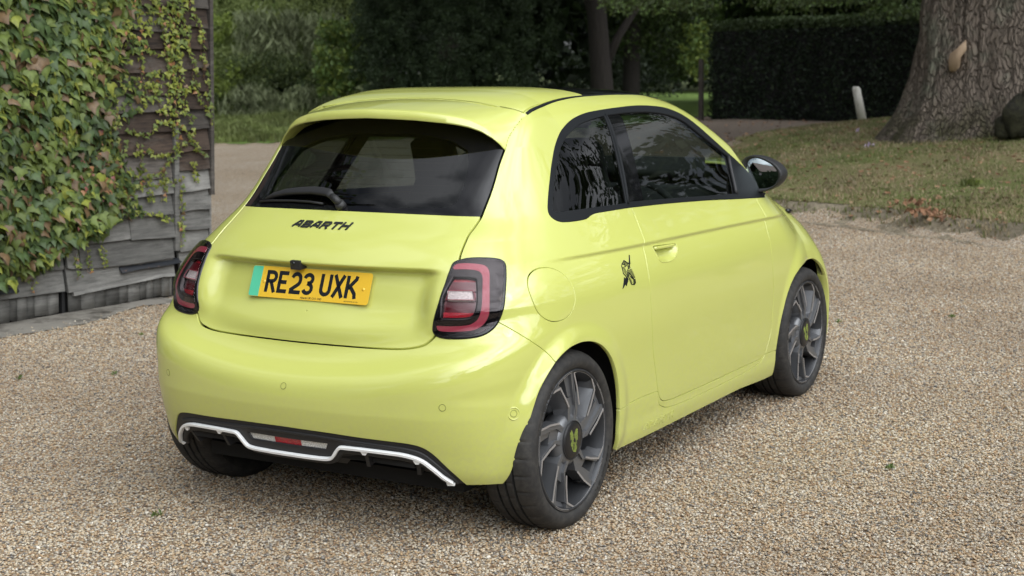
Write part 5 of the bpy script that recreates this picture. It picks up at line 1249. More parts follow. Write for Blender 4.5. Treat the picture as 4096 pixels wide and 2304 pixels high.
for t, z in zip(tt[ok], zz[ok]):
    edge = np.interp(z, [.25, .62, 1.15, 2.2], [.05, .95, .85, 1.0]); small = t > edge-.16+.1*ri.random()
    patch = vnoise(np.array([t*1.3]), np.array([z*1.7]), .30, 31)[0]
    s = (ri.uniform(.040, .062) if small else ri.uniform(.040, .088))*(1.35 if z > 1.6 and t < .45 else 1)
    if small: s *= ri.uniform(.5, .85)
    red = math.exp(-((t-.78)**2/.02+(z-.95)**2/.05))+.9*math.exp(-((t-.60)**2/.012+(z-1.0)**2/.05)); p = ri.random()
    if p < red*.55: mi = ri.choice([3, 4, 5, 2], p=[.30, .2, .30, .20]); s *= .50
    elif small: mi = ri.choice([0, 2, 5], p=[.45, .51, .04])
    else: mi = ri.choice([0, 1, 2, 3], p=[.55, .21, .13, .11]) if patch > .42 else ri.choice([0, 1, 3], p=[.30, .62, .08])
    off = .045+(.10*ri.random()**1.5 if not small else .02*ri.random())+(.04 if not small else 0)*patch
    cand.append((s*(1 if not small else .8)*(1+off*2), t, z, off, mi, ri.integers(0, 6), s))
# inner dark layer against the wall, then the 300 largest showing leaves as parts, the rest joined
cand.sort(key=lambda c: -(c[0]+c[3]*.5)*(1 if c[1] > -.15 else .2))
bv, bf, bm_ = [], [], []
def add_leaf(Mx, k, mi):
    V = LEAFV[k][0]; A_ = np.array(Mx); W = V@A_[:3, :3].T+A_[:3, 3]; b = len(bv)*14; bv.append(W); bf.extend([tuple(b+i for i in f) for f in LEAFV[k][1]]); bm_.extend([mi]*14)
for i, (key, t, z, off, mi, k, s) in enumerate(cand):
    Mx = leaf_M(t, z, off, s, ri.normal(0, .42), ri.normal(-.35, .32), ri.normal(0, .42))
    if i < 290:
        o = bpy.data.objects.new('leaf', leaf_meshes[k][mi]); COL.objects.link(o); o.parent = ivy; o.matrix_basis = Mx
    else: add_leaf(Mx, k, mi)
for _ in range(4600):
    t, z = ri.uniform(-.9, 1.1), ri.uniform(.25, 2.35)
    if ri.random() < float(dens(np.array([t]), np.array([z]))[0]) and (t > -.1 or ri.random() < .4): add_leaf(leaf_M(t, z, ri.uniform(.035, .07), ri.uniform(.04, .07), ri.normal(0, .6), ri.normal(-.2, .4), ri.normal(0, .8)), int(ri.integers(0, 6)), int(ri.choice([0, 1, 3], p=[.3, .55, .15])))
# creeping strands with small leaves in pairs, drawn as wandering stems on the boards
M['stem'] = mat('reddish_vine_stem', (.16, .085, .055), .7); SG = MB()
STR = [[(.95, 1.93), (1.10, 1.75), (1.12, 1.55), (1.16, 1.40)], [(1.2, 2.2), (1.30, 1.9), (1.38, 1.6), (1.36, 1.35)], [(1.45, 2.2), (1.50, 1.9), (1.58, 1.65), (1.60, 1.45), (1.66, 1.35), (1.72, 1.27)], [(1.40, 2.2), (1.42, 1.9), (1.44, 1.65), (1.50, 1.45), (1.50, 1.3)],
 [(1.52, 2.2), (1.58, 2.0), (1.66, 1.86), (1.68, 1.6), (1.72, 1.45), (1.74, 1.2)], [(1.05, 1.52), (1.2, 1.46), (1.33, 1.5), (1.48, 1.44), (1.62, 1.5)], [(1.0, 1.20), (1.15, 1.15), (1.28, 1.24), (1.42, 1.22), (1.55, 1.12), (1.62, 1.02), (1.68, .98)],
 [(1.02, .78), (1.15, .86), (1.28, .90), (1.40, 1.0), (1.50, 1.08), (1.58, 1.17)], [(1.0, .80), (1.12, .82), (1.22, .80), (1.32, .84), (1.41, .80)], [(1.02, .66), (1.14, .62), (1.26, .60), (1.36, .55)], [(.85, 1.5), (.90, 1.35), (.92, 1.2)], [(1.08, 1.1), (1.10, 1.0), (1.12, .92)],
 [(1.46, .85), (1.462, .70), (1.462, .5), (1.466, .36)], [(.55, .40), (.57, .33), (.58, .24)], [(.66, .42), (.67, .34), (.66, .26)], [(.76, .44), (.78, .36), (.80, .28)], [(1.30, .90), (1.31, .80), (1.29, .70)], [(1.17, .84), (1.18, .75), (1.19, .70)], [(.2, .36), (.22, .26), (.21, .2)], [(1.56, .95), (1.58, .88), (1.60, .80)],
 [(1.25, 1.32), (1.36, 1.28), (1.48, 1.30), (1.58, 1.24)], [(1.15, 1.75), (1.3, 1.70), (1.42, 1.78)], [(1.36, 1.95), (1.42, 1.80), (1.40, 1.6), (1.44, 1.42), (1.42, 1.26)], [(1.0, 2.05), (1.15, 1.98), (1.3, 2.02), (1.5, 1.95)], [(1.22, 1.6), (1.24, 1.45), (1.30, 1.32)], [(.45, 1.9), (.5, 1.7), (.52, 1.5)], [(.72, 1.30), (.85, 1.12), (.9, .98)],
 [(1.38, 1.22), (1.44, 1.10), (1.40, 1.02)], [(1.05, 1.02), (1.16, 1.05), (1.26, 1.0), (1.36, 1.03)]]
for S_ in STR:
    P = smooth_poly(S_, 7, False); P = P+ri.normal(0, .004, P.shape); SG.tube([wp(a, b, .042+.012*math.sin(i)) - A0 for i, (a, b) in enumerate(P)], .0016, 4)
    L_ = np.concatenate([[0], np.cumsum(np.hypot(*np.diff(P, axis=0).T))]); yel = ri.random() < .7
    for q in np.arange(.01, L_[-1], .021):
        t, z = np.interp(q, L_, P[:, 0]), np.interp(q, L_, P[:, 1])
        for sgn in ((-1, 1) if ri.random() < .6 else (1,)):
            s = ri.uniform(.016, .036)*(.75 if z < .5 else 1); add_leaf(leaf_M(t+sgn*ri.uniform(.004, .016), z+ri.normal(0, .006), ri.uniform(.045, .065), s, ri.normal(0, .5), ri.normal(-.2, .4), ri.normal(sgn*.6, .5)), int(ri.integers(0, 6)), int(ri.choice([0, 2, 5, 3], p=[.42, .50, .04, .04])))
tag(mesh_obj('foliage', np.concatenate(bv), bf, None, ivy, True, mats=IVL, midx=bm_), kind='stuff')
SG.build('vine_stems', M['stem'], ivy, True)['kind'] = 'stuff'
# ================================================================== oak, post, burl on the bank
def oak():
    t = tag(empty('oak_tree', (15.75, 1.30, 0)), 'huge old tree with deeply furrowed bark and flared foot, right edge of the view', 'tree')
    m = mat('furrowed_bark', (.16, .135, .11), .92, spec=.2); n = NT(m); v = n.obj((1, 1, .20)); w_ = n.noise(n.obj(), 1.2, 4)
    add = n.n('ShaderNodeVectorMath'); add.operation = 'ADD'; n.l(v, add.inputs[0]); s_ = n.n('ShaderNodeVectorMath'); s_.operation = 'SCALE'; s_.inputs[3].default_value = .24
    cmb = n.n('ShaderNodeCombineXYZ'); n.l(w_, cmb.inputs[0]); n.l(n.noise(n.obj(), 3.1, 3), cmb.inputs[1]); n.l(cmb.outputs[0], s_.inputs[0]); n.l(s_.outputs[0], add.inputs[1])
    vo = n.n('ShaderNodeTexVoronoi'); vo.feature = 'DISTANCE_TO_EDGE'; vo.inputs['Scale'].default_value = 28; n.l(add.outputs[0], vo.inputs['Vector'])
    fur = n.ramp(vo.outputs['Distance'], [(.0, (0, 0, 0)), (.16, (1, 1, 1))]); mic = n.noise(n.obj((1, 1, .5)), 38, 6, .7); pat = n.noise(n.obj(), 2.3, 5, .65)
    c = n.mix(mic, (.115, .090, .070), (.28, .235, .192)); c = n.mix(n.ramp(pat, [(.50, (0, 0, 0)), (.70, (1, 1, 1))]), c, (.17, .175, .13))
    sp_ = n.n('ShaderNodeSeparateXYZ'); n.l(n.obj(), sp_.inputs[0]); mossn = n.noise(n.obj(), 3.3, 6, .7); mr = n.n('ShaderNodeMapRange'); n.l(sp_.outputs['Z'], mr.inputs[0]); mr.inputs[1].default_value = .55; mr.inputs[2].default_value = 1.25; mr.inputs[3].default_value = 1; mr.inputs[4].default_value = 0
    c = n.mix(n.math('MULTIPLY', n.ramp(mossn, [(.42, (0, 0, 0)), (.58, (1, 1, 1))]), mr.outputs[0]), c, (.065, .065, .028))
    c = n.mix(n.mix(.5, fur, (1, 1, 1)), (.045, .036, .030), c); n.base(c); hh = n.math('ADD', n.math('MULTIPLY', fur, .8), n.math('MULTIPLY', mic, .35)); n.bump(hh, 1.0, .05)
    zs = np.concatenate([np.linspace(.2, 3.2, 150), np.linspace(3.3, 7, 16)]); na = 420; V = []
    th = np.linspace(0, 2*np.pi, na, endpoint=False)
    for z in zs:
        f = math.exp(-(z-.35)/.52); r0 = .98+.12*math.exp(-(z-.4)/1.6)+.0*z
        butt = f*(.30+.34*np.clip(np.cos(th-math.radians(105)), 0, 1)**3+.16*np.clip(np.cos(3*th+1.0), 0, 1)**2+.12*np.clip(np.cos(5*th+.4), 0, 1))
        ww = .05*np.sin(th*3+z*.8)+.03*np.sin(th*7+z*1.7)
        fl = vnoise(th*18/6.283*3.5, np.full(na, z*1.1)+vnoise(th*3, np.full(na, z), .7, 4)*1.2, 1.0, 51); fl2 = vnoise(th*60/6.283*2.2, np.full(na, z*3.4), 1.0, 52)
        r = r0+butt+ww*.6+.055*(np.abs(fl-.5)*2-.4)+.022*(fl2-.5)
        V.append(np.stack([r*np.cos(th), r*np.sin(th), np.full(na, z)], 1))
    V = np.concatenate(V); i = np.arange(len(zs)-1)[:, None]*na; j = np.arange(na)[None]; j2 = (j+1) % na
    F = np.stack([i+j, i+j2, i+na+j2, i+na+j], -1).reshape(-1, 4); tr = mesh_obj('trunk', V, F.astype(np.int32), m, t, True)
    # bare wood where a plate of bark has come away
    M['bare'] = mat('bare_wood', (.38, .27, .17), .7); nb = NT(M['bare']); q = nb.noise(nb.obj((1, 1, .15)), 30, 5); nb.base(nb.mix(q, (.24, .165, .10), (.44, .32, .21)))
    return t, tr
oakt, oaktr = oak()
def ray_px(px, py):
    f = np.array(f_); r = np.array(r2); u = np.array(u2); d = f+r*((px/2576-.5)/FLEN)+u*((.5-py/1449)*(1449/2576)/FLEN); return CAM.copy(), d/np.linalg.norm(d)
def on_trunk(px, py, lift):
    c, d = ray_px(px, py); ax = np.array([15.75, 1.30]); o = c[:2]-ax; dd = d[:2]; best = None
    s = np.linspace(16, 23, 3000); P = c+s[:, None]*d; z = P[:, 2]; R_ = np.hypot(P[:, 0]-ax[0], P[:, 1]-ax[1]); r0 = .98+.12*np.exp(-(z-.4)/1.6)+np.exp(-(z-.35)/.52)*.30+lift
    k = np.argmax(R_ < r0); return P[k]-np.array([15.75, 1.30, 0])
BW_ = [(2424, 100), (2425, 125), (2415, 145), (2413, 168), (2405, 180), (2395, 179), (2393, 155), (2396, 135), (2408, 122)]
BW_ = [(2410+(a-2410)*1.45, b) for a, b in BW_]; bwv = [on_trunk(a, b, .10) for a, b in BW_]; bwb = [on_trunk(a, b, -.05) for a, b in BW_]; nb_ = len(bwv)
mesh_obj('bare_patch', np.array(bwv+bwb), [tuple(range(nb_))]+[(i, nb_+i, nb_+(i+1) % nb_, (i+1) % nb_) for i in range(nb_)], M['bare'], oaktr)
lg = MB()
for (p, d, L_, r) in (((15.75, 1.3, 5.5), (.1, .5, .8), 6, .55), ((15.75, 1.3, 6), (-.5, -.3, .8), 6, .5), ((15.75, 1.3, 5), (.7, -.2, .6), 6, .5), ((15.9, 1.8, 4.2), (.45, .75, .28), 6, .24)):
    limb(lg, np.array(p)-np.array([15.75, 1.3, 0]), d, L_, r, 2, np.random.default_rng(3), .45)
lg.build('limb', M['bark_dark'], oakt, True)
ro = np.random.default_rng(8); P = crown_pts((1.0, .3, 9.2), (7.0, 7.0, 3.6), 130, 80, 1.5, ro, .6); V, F = cards(P, .30, .6, ro); mesh_obj('crown', V, F, None, oakt, True, mats=[LM['oak'], LM['oak2']], midx=np.concatenate([(ro.random(len(P)) < .5).astype(int)]*2))
# low outer sprays that hang into the top of the view
P = []
rs_ = np.random.default_rng(9)
for k in range(150):
    px = rs_.uniform(1500, 2330); py = rs_.uniform(-90, 20+14*math.sin(px*.02)); dist = rs_.uniform(22, 30); c, d = ray_px(px, py); q = c+d*dist; P.append(blob(q, (.55, .55, .18), 46, rs_, .1))
P = np.concatenate(P)-np.array([15.75, 1.3, 0]); V, F = cards(P, .085, .5, rs_); mesh_obj('hanging_sprays', V, F, None, oakt, True, mats=[LM['oak2'], LM['leafy']], midx=np.concatenate([(rs_.random(len(P)) < .3).astype(int)]*2))
# burl at the foot
def lump(name, c, r, m_, seed, label=None, cat=None, parent=None, nlat=26):
    rg = np.random.default_rng(seed); n = nlat; V = []; ph = rg.uniform(0, 6, 8)
    for i in range(n+1):
        a = math.pi*i/n
        for j in range(2*n):
            b = math.pi*j/n; d = np.array([math.sin(a)*math.cos(b), math.sin(a)*math.sin(b), math.cos(a)]); k = 1+.08*math.sin(3*b+ph[0])*math.sin(a)+.06*math.sin(5*a+ph[1])+.05*math.sin(7*b+4*a+ph[2])+.03*math.sin(13*b+9*a+ph[3])
            V.append(d*np.array(r)*k)
    F = [(i*2*n+j, (i+1)*2*n+j, (i+1)*2*n+(j+1) % (2*n), i*2*n+(j+1) % (2*n)) for i in range(n) for j in range(2*n)]
    o = mesh_obj(name, np.array(V), F, m_, parent, True); o.location = c
    if label: tag(o, label, cat)
    return o
M['moss'] = mat('dark_mossy_bark', (.05, .045, .03), .95); n_ = NT(M['moss']); q = n_.noise(n_.obj(), 6, 6, .7); n_.base(n_.mix(n_.ramp(q, [(.35, (0, 0, 0)), (.6, (1, 1, 1))]), (.018, .016, .011), (.055, .055, .022))); n_.bump(n_.noise(n_.obj(), 11, 7, .75), 1.0, .15)
cB, dB = ray_px(2568, 288); pb_ = cB+dB*18.9; lump('root_burl', Vector(pb_)-Vector((15.75, 1.3, .03)), (.21, .21, .25), M['moss'], 3, parent=oakt)
lump('root_burl', Vector(pb_)-Vector((15.75, 1.3, .16))+Vector((.05, .17, 0)), (.16, .16, .16), M['moss'], 4, parent=oakt); lump('root_burl', Vector(pb_)-Vector((15.75, 1.3, -.16))+Vector((.10, -.14, 0)), (.20, .18, .18), M['moss'], 5, parent=oakt)
# leaning white marker post
pw = np.array([16.14, 3.33]); zp = float(H(pw[0], pw[1])[0]); cw, dw = ray_px(2168, 297); s_ = (zp-cw[2])/dw[2] if dw[2] < 0 else 21.5
s_ = min(max(s_, 18), 26); pbase = cw+dw*s_; rr_ = np.array([math.sin(.31), -math.cos(.31), 0]); hh_ = .44*s_/21.5
pv = []
for (z_, w_, sh) in ((-.06, .075, .014), (hh_*.92, .070, -.082*s_/21.5), (hh_, .045, -.090*s_/21.5)):
    for a, b in ((-1, -1), (1, -1), (1, 1), (-1, 1)): pv.append(np.array([0, 0, z_])+rr_*(a*w_+sh)+np.array([math.cos(.31), math.sin(.31), 0])*b*w_)
M['post_white'] = mat('weathered_white_paint', (.62, .60, .54), .6); n_ = NT(M['post_white']); q = n_.noise(n_.obj((1, 1, .3)), 20, 5, .7); n_.base(n_.mix(n_.ramp(q, [(.5, (0, 0, 0)), (.75, (1, 1, 1))]), (.66, .64, .58), (.40, .37, .31)))
po = mesh_obj('marker_post', np.array(pv), [(0, 3, 2, 1), (8, 9, 10, 11)]+[(k*4+j, k*4+(j+1) % 4, k*4+4+(j+1) % 4, k*4+4+j) for k in (0, 1) for j in range(4)], M['post_white']); po.location = pbase
tag(po, 'leaning white wooden marker post on the bank between the hedge and the huge trunk', 'post')
# ================================================================== hedges, thickets, trees beyond
def plant_mass(name, label, cat, specs, mats_, group=None, trunk=None):
    t = tag(empty(name), label, cat, group); allV, allF, allM = [], [], []; b = 0
    for (P, size, asp, kw, mi) in specs:
        V, F = cards(P, size, asp, **kw); allV.append(V); allF.append(F+b); b += len(V); n = len(P)
        mm = np.asarray(mi) if np.ndim(mi) else np.full(n, mi); allM.append(np.concatenate([mm, mm]))
    mesh_obj('foliage', np.concatenate(allV), np.concatenate(allF), None, t, True, mats=[LM[k] for k in mats_], midx=np.concatenate(allM))
    return t
# clipped hedge
HG0, HG1 = np.array([26.86, 10.29]), np.array([23.9, 2.6]); hd = HG1-HG0; HL = np.hypot(*hd); hd /= HL; hn = np.array([-hd[1], hd[0]]); hn = hn if hn[0] > 0 else -hn
rh = np.random.default_rng(12); n = 30000; u = rh.uniform(0, HL+1.5, n); side = rh.random(n)
htop = 2.12+.04*np.sin(u*1.3)
zz = np.where(side < .62, rh.uniform(0, 1, n)*htop, htop+rh.normal(0, .03, n)); dp = np.where(side < .62, np.abs(rh.normal(0, .06, n))+.05*vnoise(u, zz, .35, 8), rh.uniform(0, 1.5, n))
P = np.stack([HG0[0]+hd[0]*u+hn[0]*dp, HG0[1]+hd[1]*u+hn[1]*dp, .33+.02*u+zz], 1)
e = 2600; P2 = np.stack([HG0[0]+hn[0]*rh.uniform(0, 1.5, e)-hd[0]*np.abs(rh.normal(0, .05, e)), HG0[1]+hn[1]*rh.uniform(0, 1.5, e)-hd[1]*np.abs(rh.normal(0, .05, e)), .33+rh.uniform(0, 2.1, e)], 1)
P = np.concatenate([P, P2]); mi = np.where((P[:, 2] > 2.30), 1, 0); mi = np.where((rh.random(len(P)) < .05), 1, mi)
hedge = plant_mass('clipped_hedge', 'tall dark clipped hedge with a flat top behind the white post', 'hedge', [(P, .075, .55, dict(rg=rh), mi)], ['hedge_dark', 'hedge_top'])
hc = [HG0+hn*.10+hd*.10, HG0+hn*1.4+hd*.10, HG1+hd*1.5+hn*1.4, HG1+hd*1.5+hn*.10]
MB().add([(p[0], p[1], z) for z in (.1, 2.30) for p in hc], [(0, 3, 2, 1), (4, 5, 6, 7), (0, 1, 5, 4), (1, 2, 6, 5), (2, 3, 7, 6), (3, 0, 4, 7)]).build('branch_core', M['under'], hedge)
gp = HG0-hd*.12-hn*.05
o = MB().box((0, 0, .68), (.10, .10, 1.36), bev=.012).build('gate_post', M['bark_dark']); o.location = (gp[0], gp[1], .33); tag(o, 'dark weathered wooden post against the left end of the clipped hedge', 'post')
# things beyond, described by the point they stand on; size in metres
def at_(px, dist, py=300):
    c, d = ray_px(px, py); k = dist/np.hypot(d[0], d[1]); return c+d*k
def mpp(dist): return dist/3725.0    # metres per 2576-scale pixel
def mass_px(px0, px1, y0, y1, dist, n, rg, clump=.3, per=40, depth=1.2):
    """clumpy foliage filling a stretch of the view at a distance (world points)"""
    out = []; k = max(1, n//per)
    for _ in range(k):
        px, py = rg.uniform(px0, px1), rg.uniform(y0, y1); c, d = ray_px(px, py); q = c+d*(dist+rg.uniform(0, depth)); out.append(blob(q, clump*rg.uniform(.5, 1.3), per, rg, .1))
    return np.concatenate(out)
rg = np.random.default_rng(20)
# backing wood: two ranks of tall dark trees a long way back so that no bare horizon shows
k = 0
for (px, dist, h, rcr, lf) in ((420, 62, 15, 5.5, ('thicket', 'thicket_dark')), (620, 56, 14, 5, ('leafy', 'thicket')), (800, 60, 15, 5.5, ('oak', 'wood_dark')), (980, 52, 14, 5, ('yew_dark', 'wood_dark')), (1150, 56, 15, 5, ('wood_dark', 'yew_dark')), (1330, 60, 15, 5.5, ('wood_dark', 'oak')),
        (1480, 92, 18, 7, ('wood_dark', 'oak')), (1700, 96, 18, 7.5, ('oak', 'wood_dark')), (1900, 84, 17, 7, ('oak', 'wood_dark')), (2080, 60, 14, 6, ('oak', 'leafy')), (2250, 56, 13, 6, ('oak', 'leafy')), (2420, 52, 14, 6, ('wood_dark', 'oak')), (2620, 50, 14, 6, ('oak', 'wood_dark'))):
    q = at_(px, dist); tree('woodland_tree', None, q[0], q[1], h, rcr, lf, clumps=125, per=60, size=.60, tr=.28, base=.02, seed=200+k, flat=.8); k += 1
names_ = ['olive leaved tree far behind the barn corner', 'leafy green tree behind the reedy thicket', 'dark oak-like tree behind the young shrub', 'near-black tree behind the left half of the big yew', 'near-black tree behind the right half of the big yew', 'dark tree in the gap right of the big yew', 'very distant dark tree behind the forked trunk', 'distant tree closing the far lawn', 'distant tree behind the left end of the clipped hedge', 'green tree whose crown shows above the clipped hedge, left one', 'green tree whose crown shows above the clipped hedge, right one', 'dark tree behind the huge trunk', 'dark tree beyond the right edge behind the huge trunk']
for o, nm_ in zip([o for o in bpy.data.objects if o.name.startswith('woodland_tree')], names_): tag(o, nm_, 'tree', 'woodland trees behind the garden')
# left thicket
P = [mass_px(500, 900, 0, 140, 44, 9000, rg, .32), mass_px(500, 900, -120, 20, 46, 3500, rg, .40), mass_px(505, 640, 130, 215, 42.5, 3200, rg, .25), mass_px(780, 900, 130, 250, 42, 2200, rg, .22)]
PD = [mass_px(560, 860, 135, 285, 41.2, 9000, rg, .20, depth=1.0), mass_px(500, 600, 230, 300, 41.5, 2200, rg, .2)]
PB = [mass_px(505, 600, 160, 300, 41, 1900, rg, .15), mass_px(520, 700, 20, 110, 43, 1500, rg, .2)]
pr = np.concatenate([mass_px(600, 860, 40, 150, 42.5, 2600, rg, .35, 26), mass_px(560, 860, 230, 300, 40.3, 1400, rg, .2, 20)])
plant_mass('thicket', 'overgrown olive green thicket with tall reedy stems, beside the barn corner', 'thicket', [(np.concatenate(P), .085, .5, dict(rg=rg), 0), (np.concatenate(PB), .08, .55, dict(rg=rg), 1), (pr, .34, .07, dict(rg=rg, up=.8), 2)], ['thicket', 'bright', 'reed'])
plant_mass('broad_bush', 'rounded dark bush in front of the reedy thicket above the mown verge', 'bush', [(np.concatenate(PD), .075, .5, dict(rg=rg), (rg.random(sum(map(len, PD))) < .18).astype(int))], ['thicket_dark', 'thicket'])
P = mass_px(800, 905, 55, 240, 38.5, 2600, rg, .22, 30); plant_mass('sapling', 'bright leafy sapling just left of the big dark yew', 'sapling', [(P, .15, .45, dict(rg=rg, droop=.5), (rg.random(len(P)) < .35).astype(int))], ['leafy', 'bright'])
P = np.concatenate([mass_px(885, 1335, -60, 240, 37.5, 38000, rg, .22, 44, 1.6), mass_px(1290, 1400, -60, 150, 38.5, 2600, rg, .3)]); yt = plant_mass('yew_tree', 'broad dense dark green yew filling the view above the car roof', 'tree', [(P, .07, .45, dict(rg=rg), (rg.random(len(P)) < .10).astype(int))], ['yew_dark', 'oak'])
q = at_(1130, 39.5); MB().tube([(q[0], q[1], -.2), (q[0], q[1], 2.5)], .3, 10).build('trunk', M['bark_dark'], yt, True)
# forked trunks under the canopy, its shade darkened into their bark colour
M['bark_shaded'] = mat('shade_darkened_bark', (.075, .065, .055), .9); n_ = NT(M['bark_shaded']); q = n_.noise(n_.obj((5, 5, .8)), 3, 6, .7); n_.base(n_.mix(q, (.014, .012, .011), (.055, .045, .037))); n_.bump(q, .9, .05)
def shade_tree(px, dist, w_, lean, label, seed, fork):
    b = at_(px, dist, 225); zb = 0.1; m_ = mpp(dist); t = tag(empty('shade_tree'), label, 'tree', None); g = MB(); rt = np.array(r_)*m_
    L_ = [b+rt*(lean*k)+np.array([0, 0, -.3+k*1.0]) for k in np.linspace(0, 4, 8)]; L_ = [np.array([p[0], p[1], zb-.3+i*.75]) for i, p in enumerate(L_)]
    g.tube(L_, [w_*m_*(1.35 if i == 0 else 1.1-.05*i) for i in range(8)], 14)
    for (z, dx, th, ln) in fork:
        s = L_[z]; g.tube([s, s+rt*dx*.35+np.array([0, 0, ln*.45]), s+rt*dx+np.array([0, 0, ln])], [th*m_, th*m_*.8, th*m_*.55], 9)
    g.build('trunk', M['bark_shaded'], t, True)
    rr = np.random.default_rng(seed); P = crown_pts((b[0]-1.5, b[1]-1.0, 8.0), (8.0, 8.0, 3.0), 150, 60, 1.5, rr, .6); V, F = cards(P, .48, .6, rr); mesh_obj('crown', V, F, LM['wood_dark'], t, True); return t
shade_tree(1522, 40, 28, -8, 'grey-brown trunk that forks above the car roof, in deep shade', 31, [(2, 120, 13, 2.3), (3, -60, 16, 2.4)])
shade_tree(1585, 47, 22, 3, 'thinner dark trunk close behind the forked one', 32, [(3, 60, 8, 2.5)])
P = np.concatenate([mass_px(1560, 1790, -40, 130, 46, 5200, rg, .38, 40, 3), mass_px(1640, 1775, 110, 190, 48, 1300, rg, .35, 30, 3)]); plant_mass('beech_sprays', 'loose drooping sprays of mid green leaves in the gap left of the clipped hedge', 'branches', [(P, .13, .5, dict(rg=rg, droop=.3), (rg.random(len(P)) < .22).astype(int))], ['oak2', 'leafy'])
P = mass_px(1715, 1785, 60, 190, 36.5, 1100, rg, .20, 24, 1.0); plant_mass('laurel_shrub', 'yellow-green leafy shrub against the left end of the clipped hedge', 'shrub', [(P, .12, .5, dict(rg=rg, droop=.4), (rg.random(len(P)) < .5).astype(int))], ['leafy', 'bright'])
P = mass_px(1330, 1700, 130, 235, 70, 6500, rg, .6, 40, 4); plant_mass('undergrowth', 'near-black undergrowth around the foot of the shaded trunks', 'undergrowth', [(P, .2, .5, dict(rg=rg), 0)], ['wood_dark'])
# ================================================================== grass blades, fallen leaves, small plants
def blades(name, label, n, box, keep, hgt, mats_, seed, wd=.006):
    rg = np.random.default_rng(seed); x = rg.uniform(box[0], box[1], n); y = rg.uniform(box[2], box[3], n); k = keep(x, y, rg); x, y = x[k], y[k]; n = len(x); z = H(x, y)+.012
    a = rg.uniform(0, 6.283, n); h = hgt*rg.uniform(.4, 1.4, n)*(.5+vnoise(x, y, .5, 77)); d = np.stack([np.cos(a), np.sin(a), np.zeros(n)], 1); s = np.stack([-np.sin(a), np.cos(a), np.zeros(n)], 1)*(wd*rg.uniform(.6, 1.6, n))[:, None]
    P = np.stack([x, y, z], 1); tip = P+d*(h*rg.uniform(.1, .9, n))[:, None]+np.array([0, 0, 1])*h[:, None]; mid = P+d*(h*.15)[:, None]+np.array([0, 0, .6])*h[:, None]
    V = np.stack([P-s, P+s, mid+s*.7, mid-s*.7, tip], 1).reshape(-1, 3); i = np.arange(n)[:, None]*5; F = np.concatenate([i+[[0, 1, 2]], i+[[0, 2, 3]], i+[[3, 2, 4]]]).astype(np.int32)
    mi = (rg.random(n) < .68*np.clip(1.6-vnoise(x, y, 1.1, 78)*1.6, .25, 1)).astype(int)
    return tag(mesh_obj(name, V, F, None, None, False, mats=[LM[m_] for m_ in mats_], midx=np.concatenate([mi]*3)), label, 'grass', kind='stuff')
vis = lambda x, y: np.abs(np.arctan2(y-CAM[1], x-CAM[0])-YAW) < .42
blades('bank_grass', 'short worn grass with dry patches on the bank', 230000, (6.5, 24, -5, 6), lambda x, y, r: (inb(x, y) > .28) & vis(x, y) & (r.random(len(x)) < np.clip(1.5*vnoise(x, y, .7, 60)+.05, 0, 1)), .030, ('blade', 'blade_dry'), 41)
blades('edge_tufts', 'ragged tufts along the crumbling edge of the bank', 26000, (7, 11, -3, 4), lambda x, y, r: (np.abs(inb(x, y)-.22) < .16) & vis(x, y) & (vnoise(x, y, .35, 61) > .45), .045, ('blade', 'blade_dry'), 42)
blades('verge_grass', 'longer lush grass on the far verge', 60000, (19, 27, 15, 26), lambda x, y, r: (sdf_big(np.stack([x, y], 1), VERGE) < -.05) & vis(x, y), .14, ('blade', 'thicket'), 43, .014)
M['dead_leaf'] = mat('dry_brown_leaf', (.30, .15, .075), .8); n_ = NT(M['dead_leaf']); q = n_.noise(n_.obj(), 9, 2); n_.base(n_.ramp(q, [(.3, (.12, .06, .032)), (.5, (.24, .12, .06)), (.7, (.36, .25, .15))]))
def litter(name, label, n, box, keep, size, seed):
    rg = np.random.default_rng(seed); x = rg.uniform(box[0], box[1], n); y = rg.uniform(box[2], box[3], n); k = keep(x, y, rg); x, y = x[k], y[k]
    P = np.stack([x, y, H(x, y)+.022+rg.uniform(0, .012, len(x))], 1); V, F = cards(P, size, .7, rg, norm=None); c = np.repeat(P, 4, 0); V = c+(V-c)*np.array([1, 1, .35])
    return tag(mesh_obj(name, V, F, M['dead_leaf'], None, False), label, 'leaf litter', kind='stuff')
litter('bank_litter', 'dry brown leaves scattered over the grass bank', 2600, (7, 22, -4, 6), lambda x, y, r: (inb(x, y) > .05) & vis(x, y), .075, 51)
litter('track_litter', 'brown leaf litter along the track by the clipped hedge', 1500, (12, 27, 3.5, 14), lambda x, y, r: (inb(x, y) < -.05) & vis(x, y) & (y < 3.3+(x-11)*.62) & (vnoise(x, y, 1.1, 66) > .42), .075, 53)
litter('court_litter', 'a few dry leaf scraps lying on the gravel', 420, (-2.5, 11, -5, 4), lambda x, y, r: (inb(x, y) < 0) & vis(x, y) & (r.random(len(x)) < np.clip((x+1)/7, .06, 1)), .030, 52)
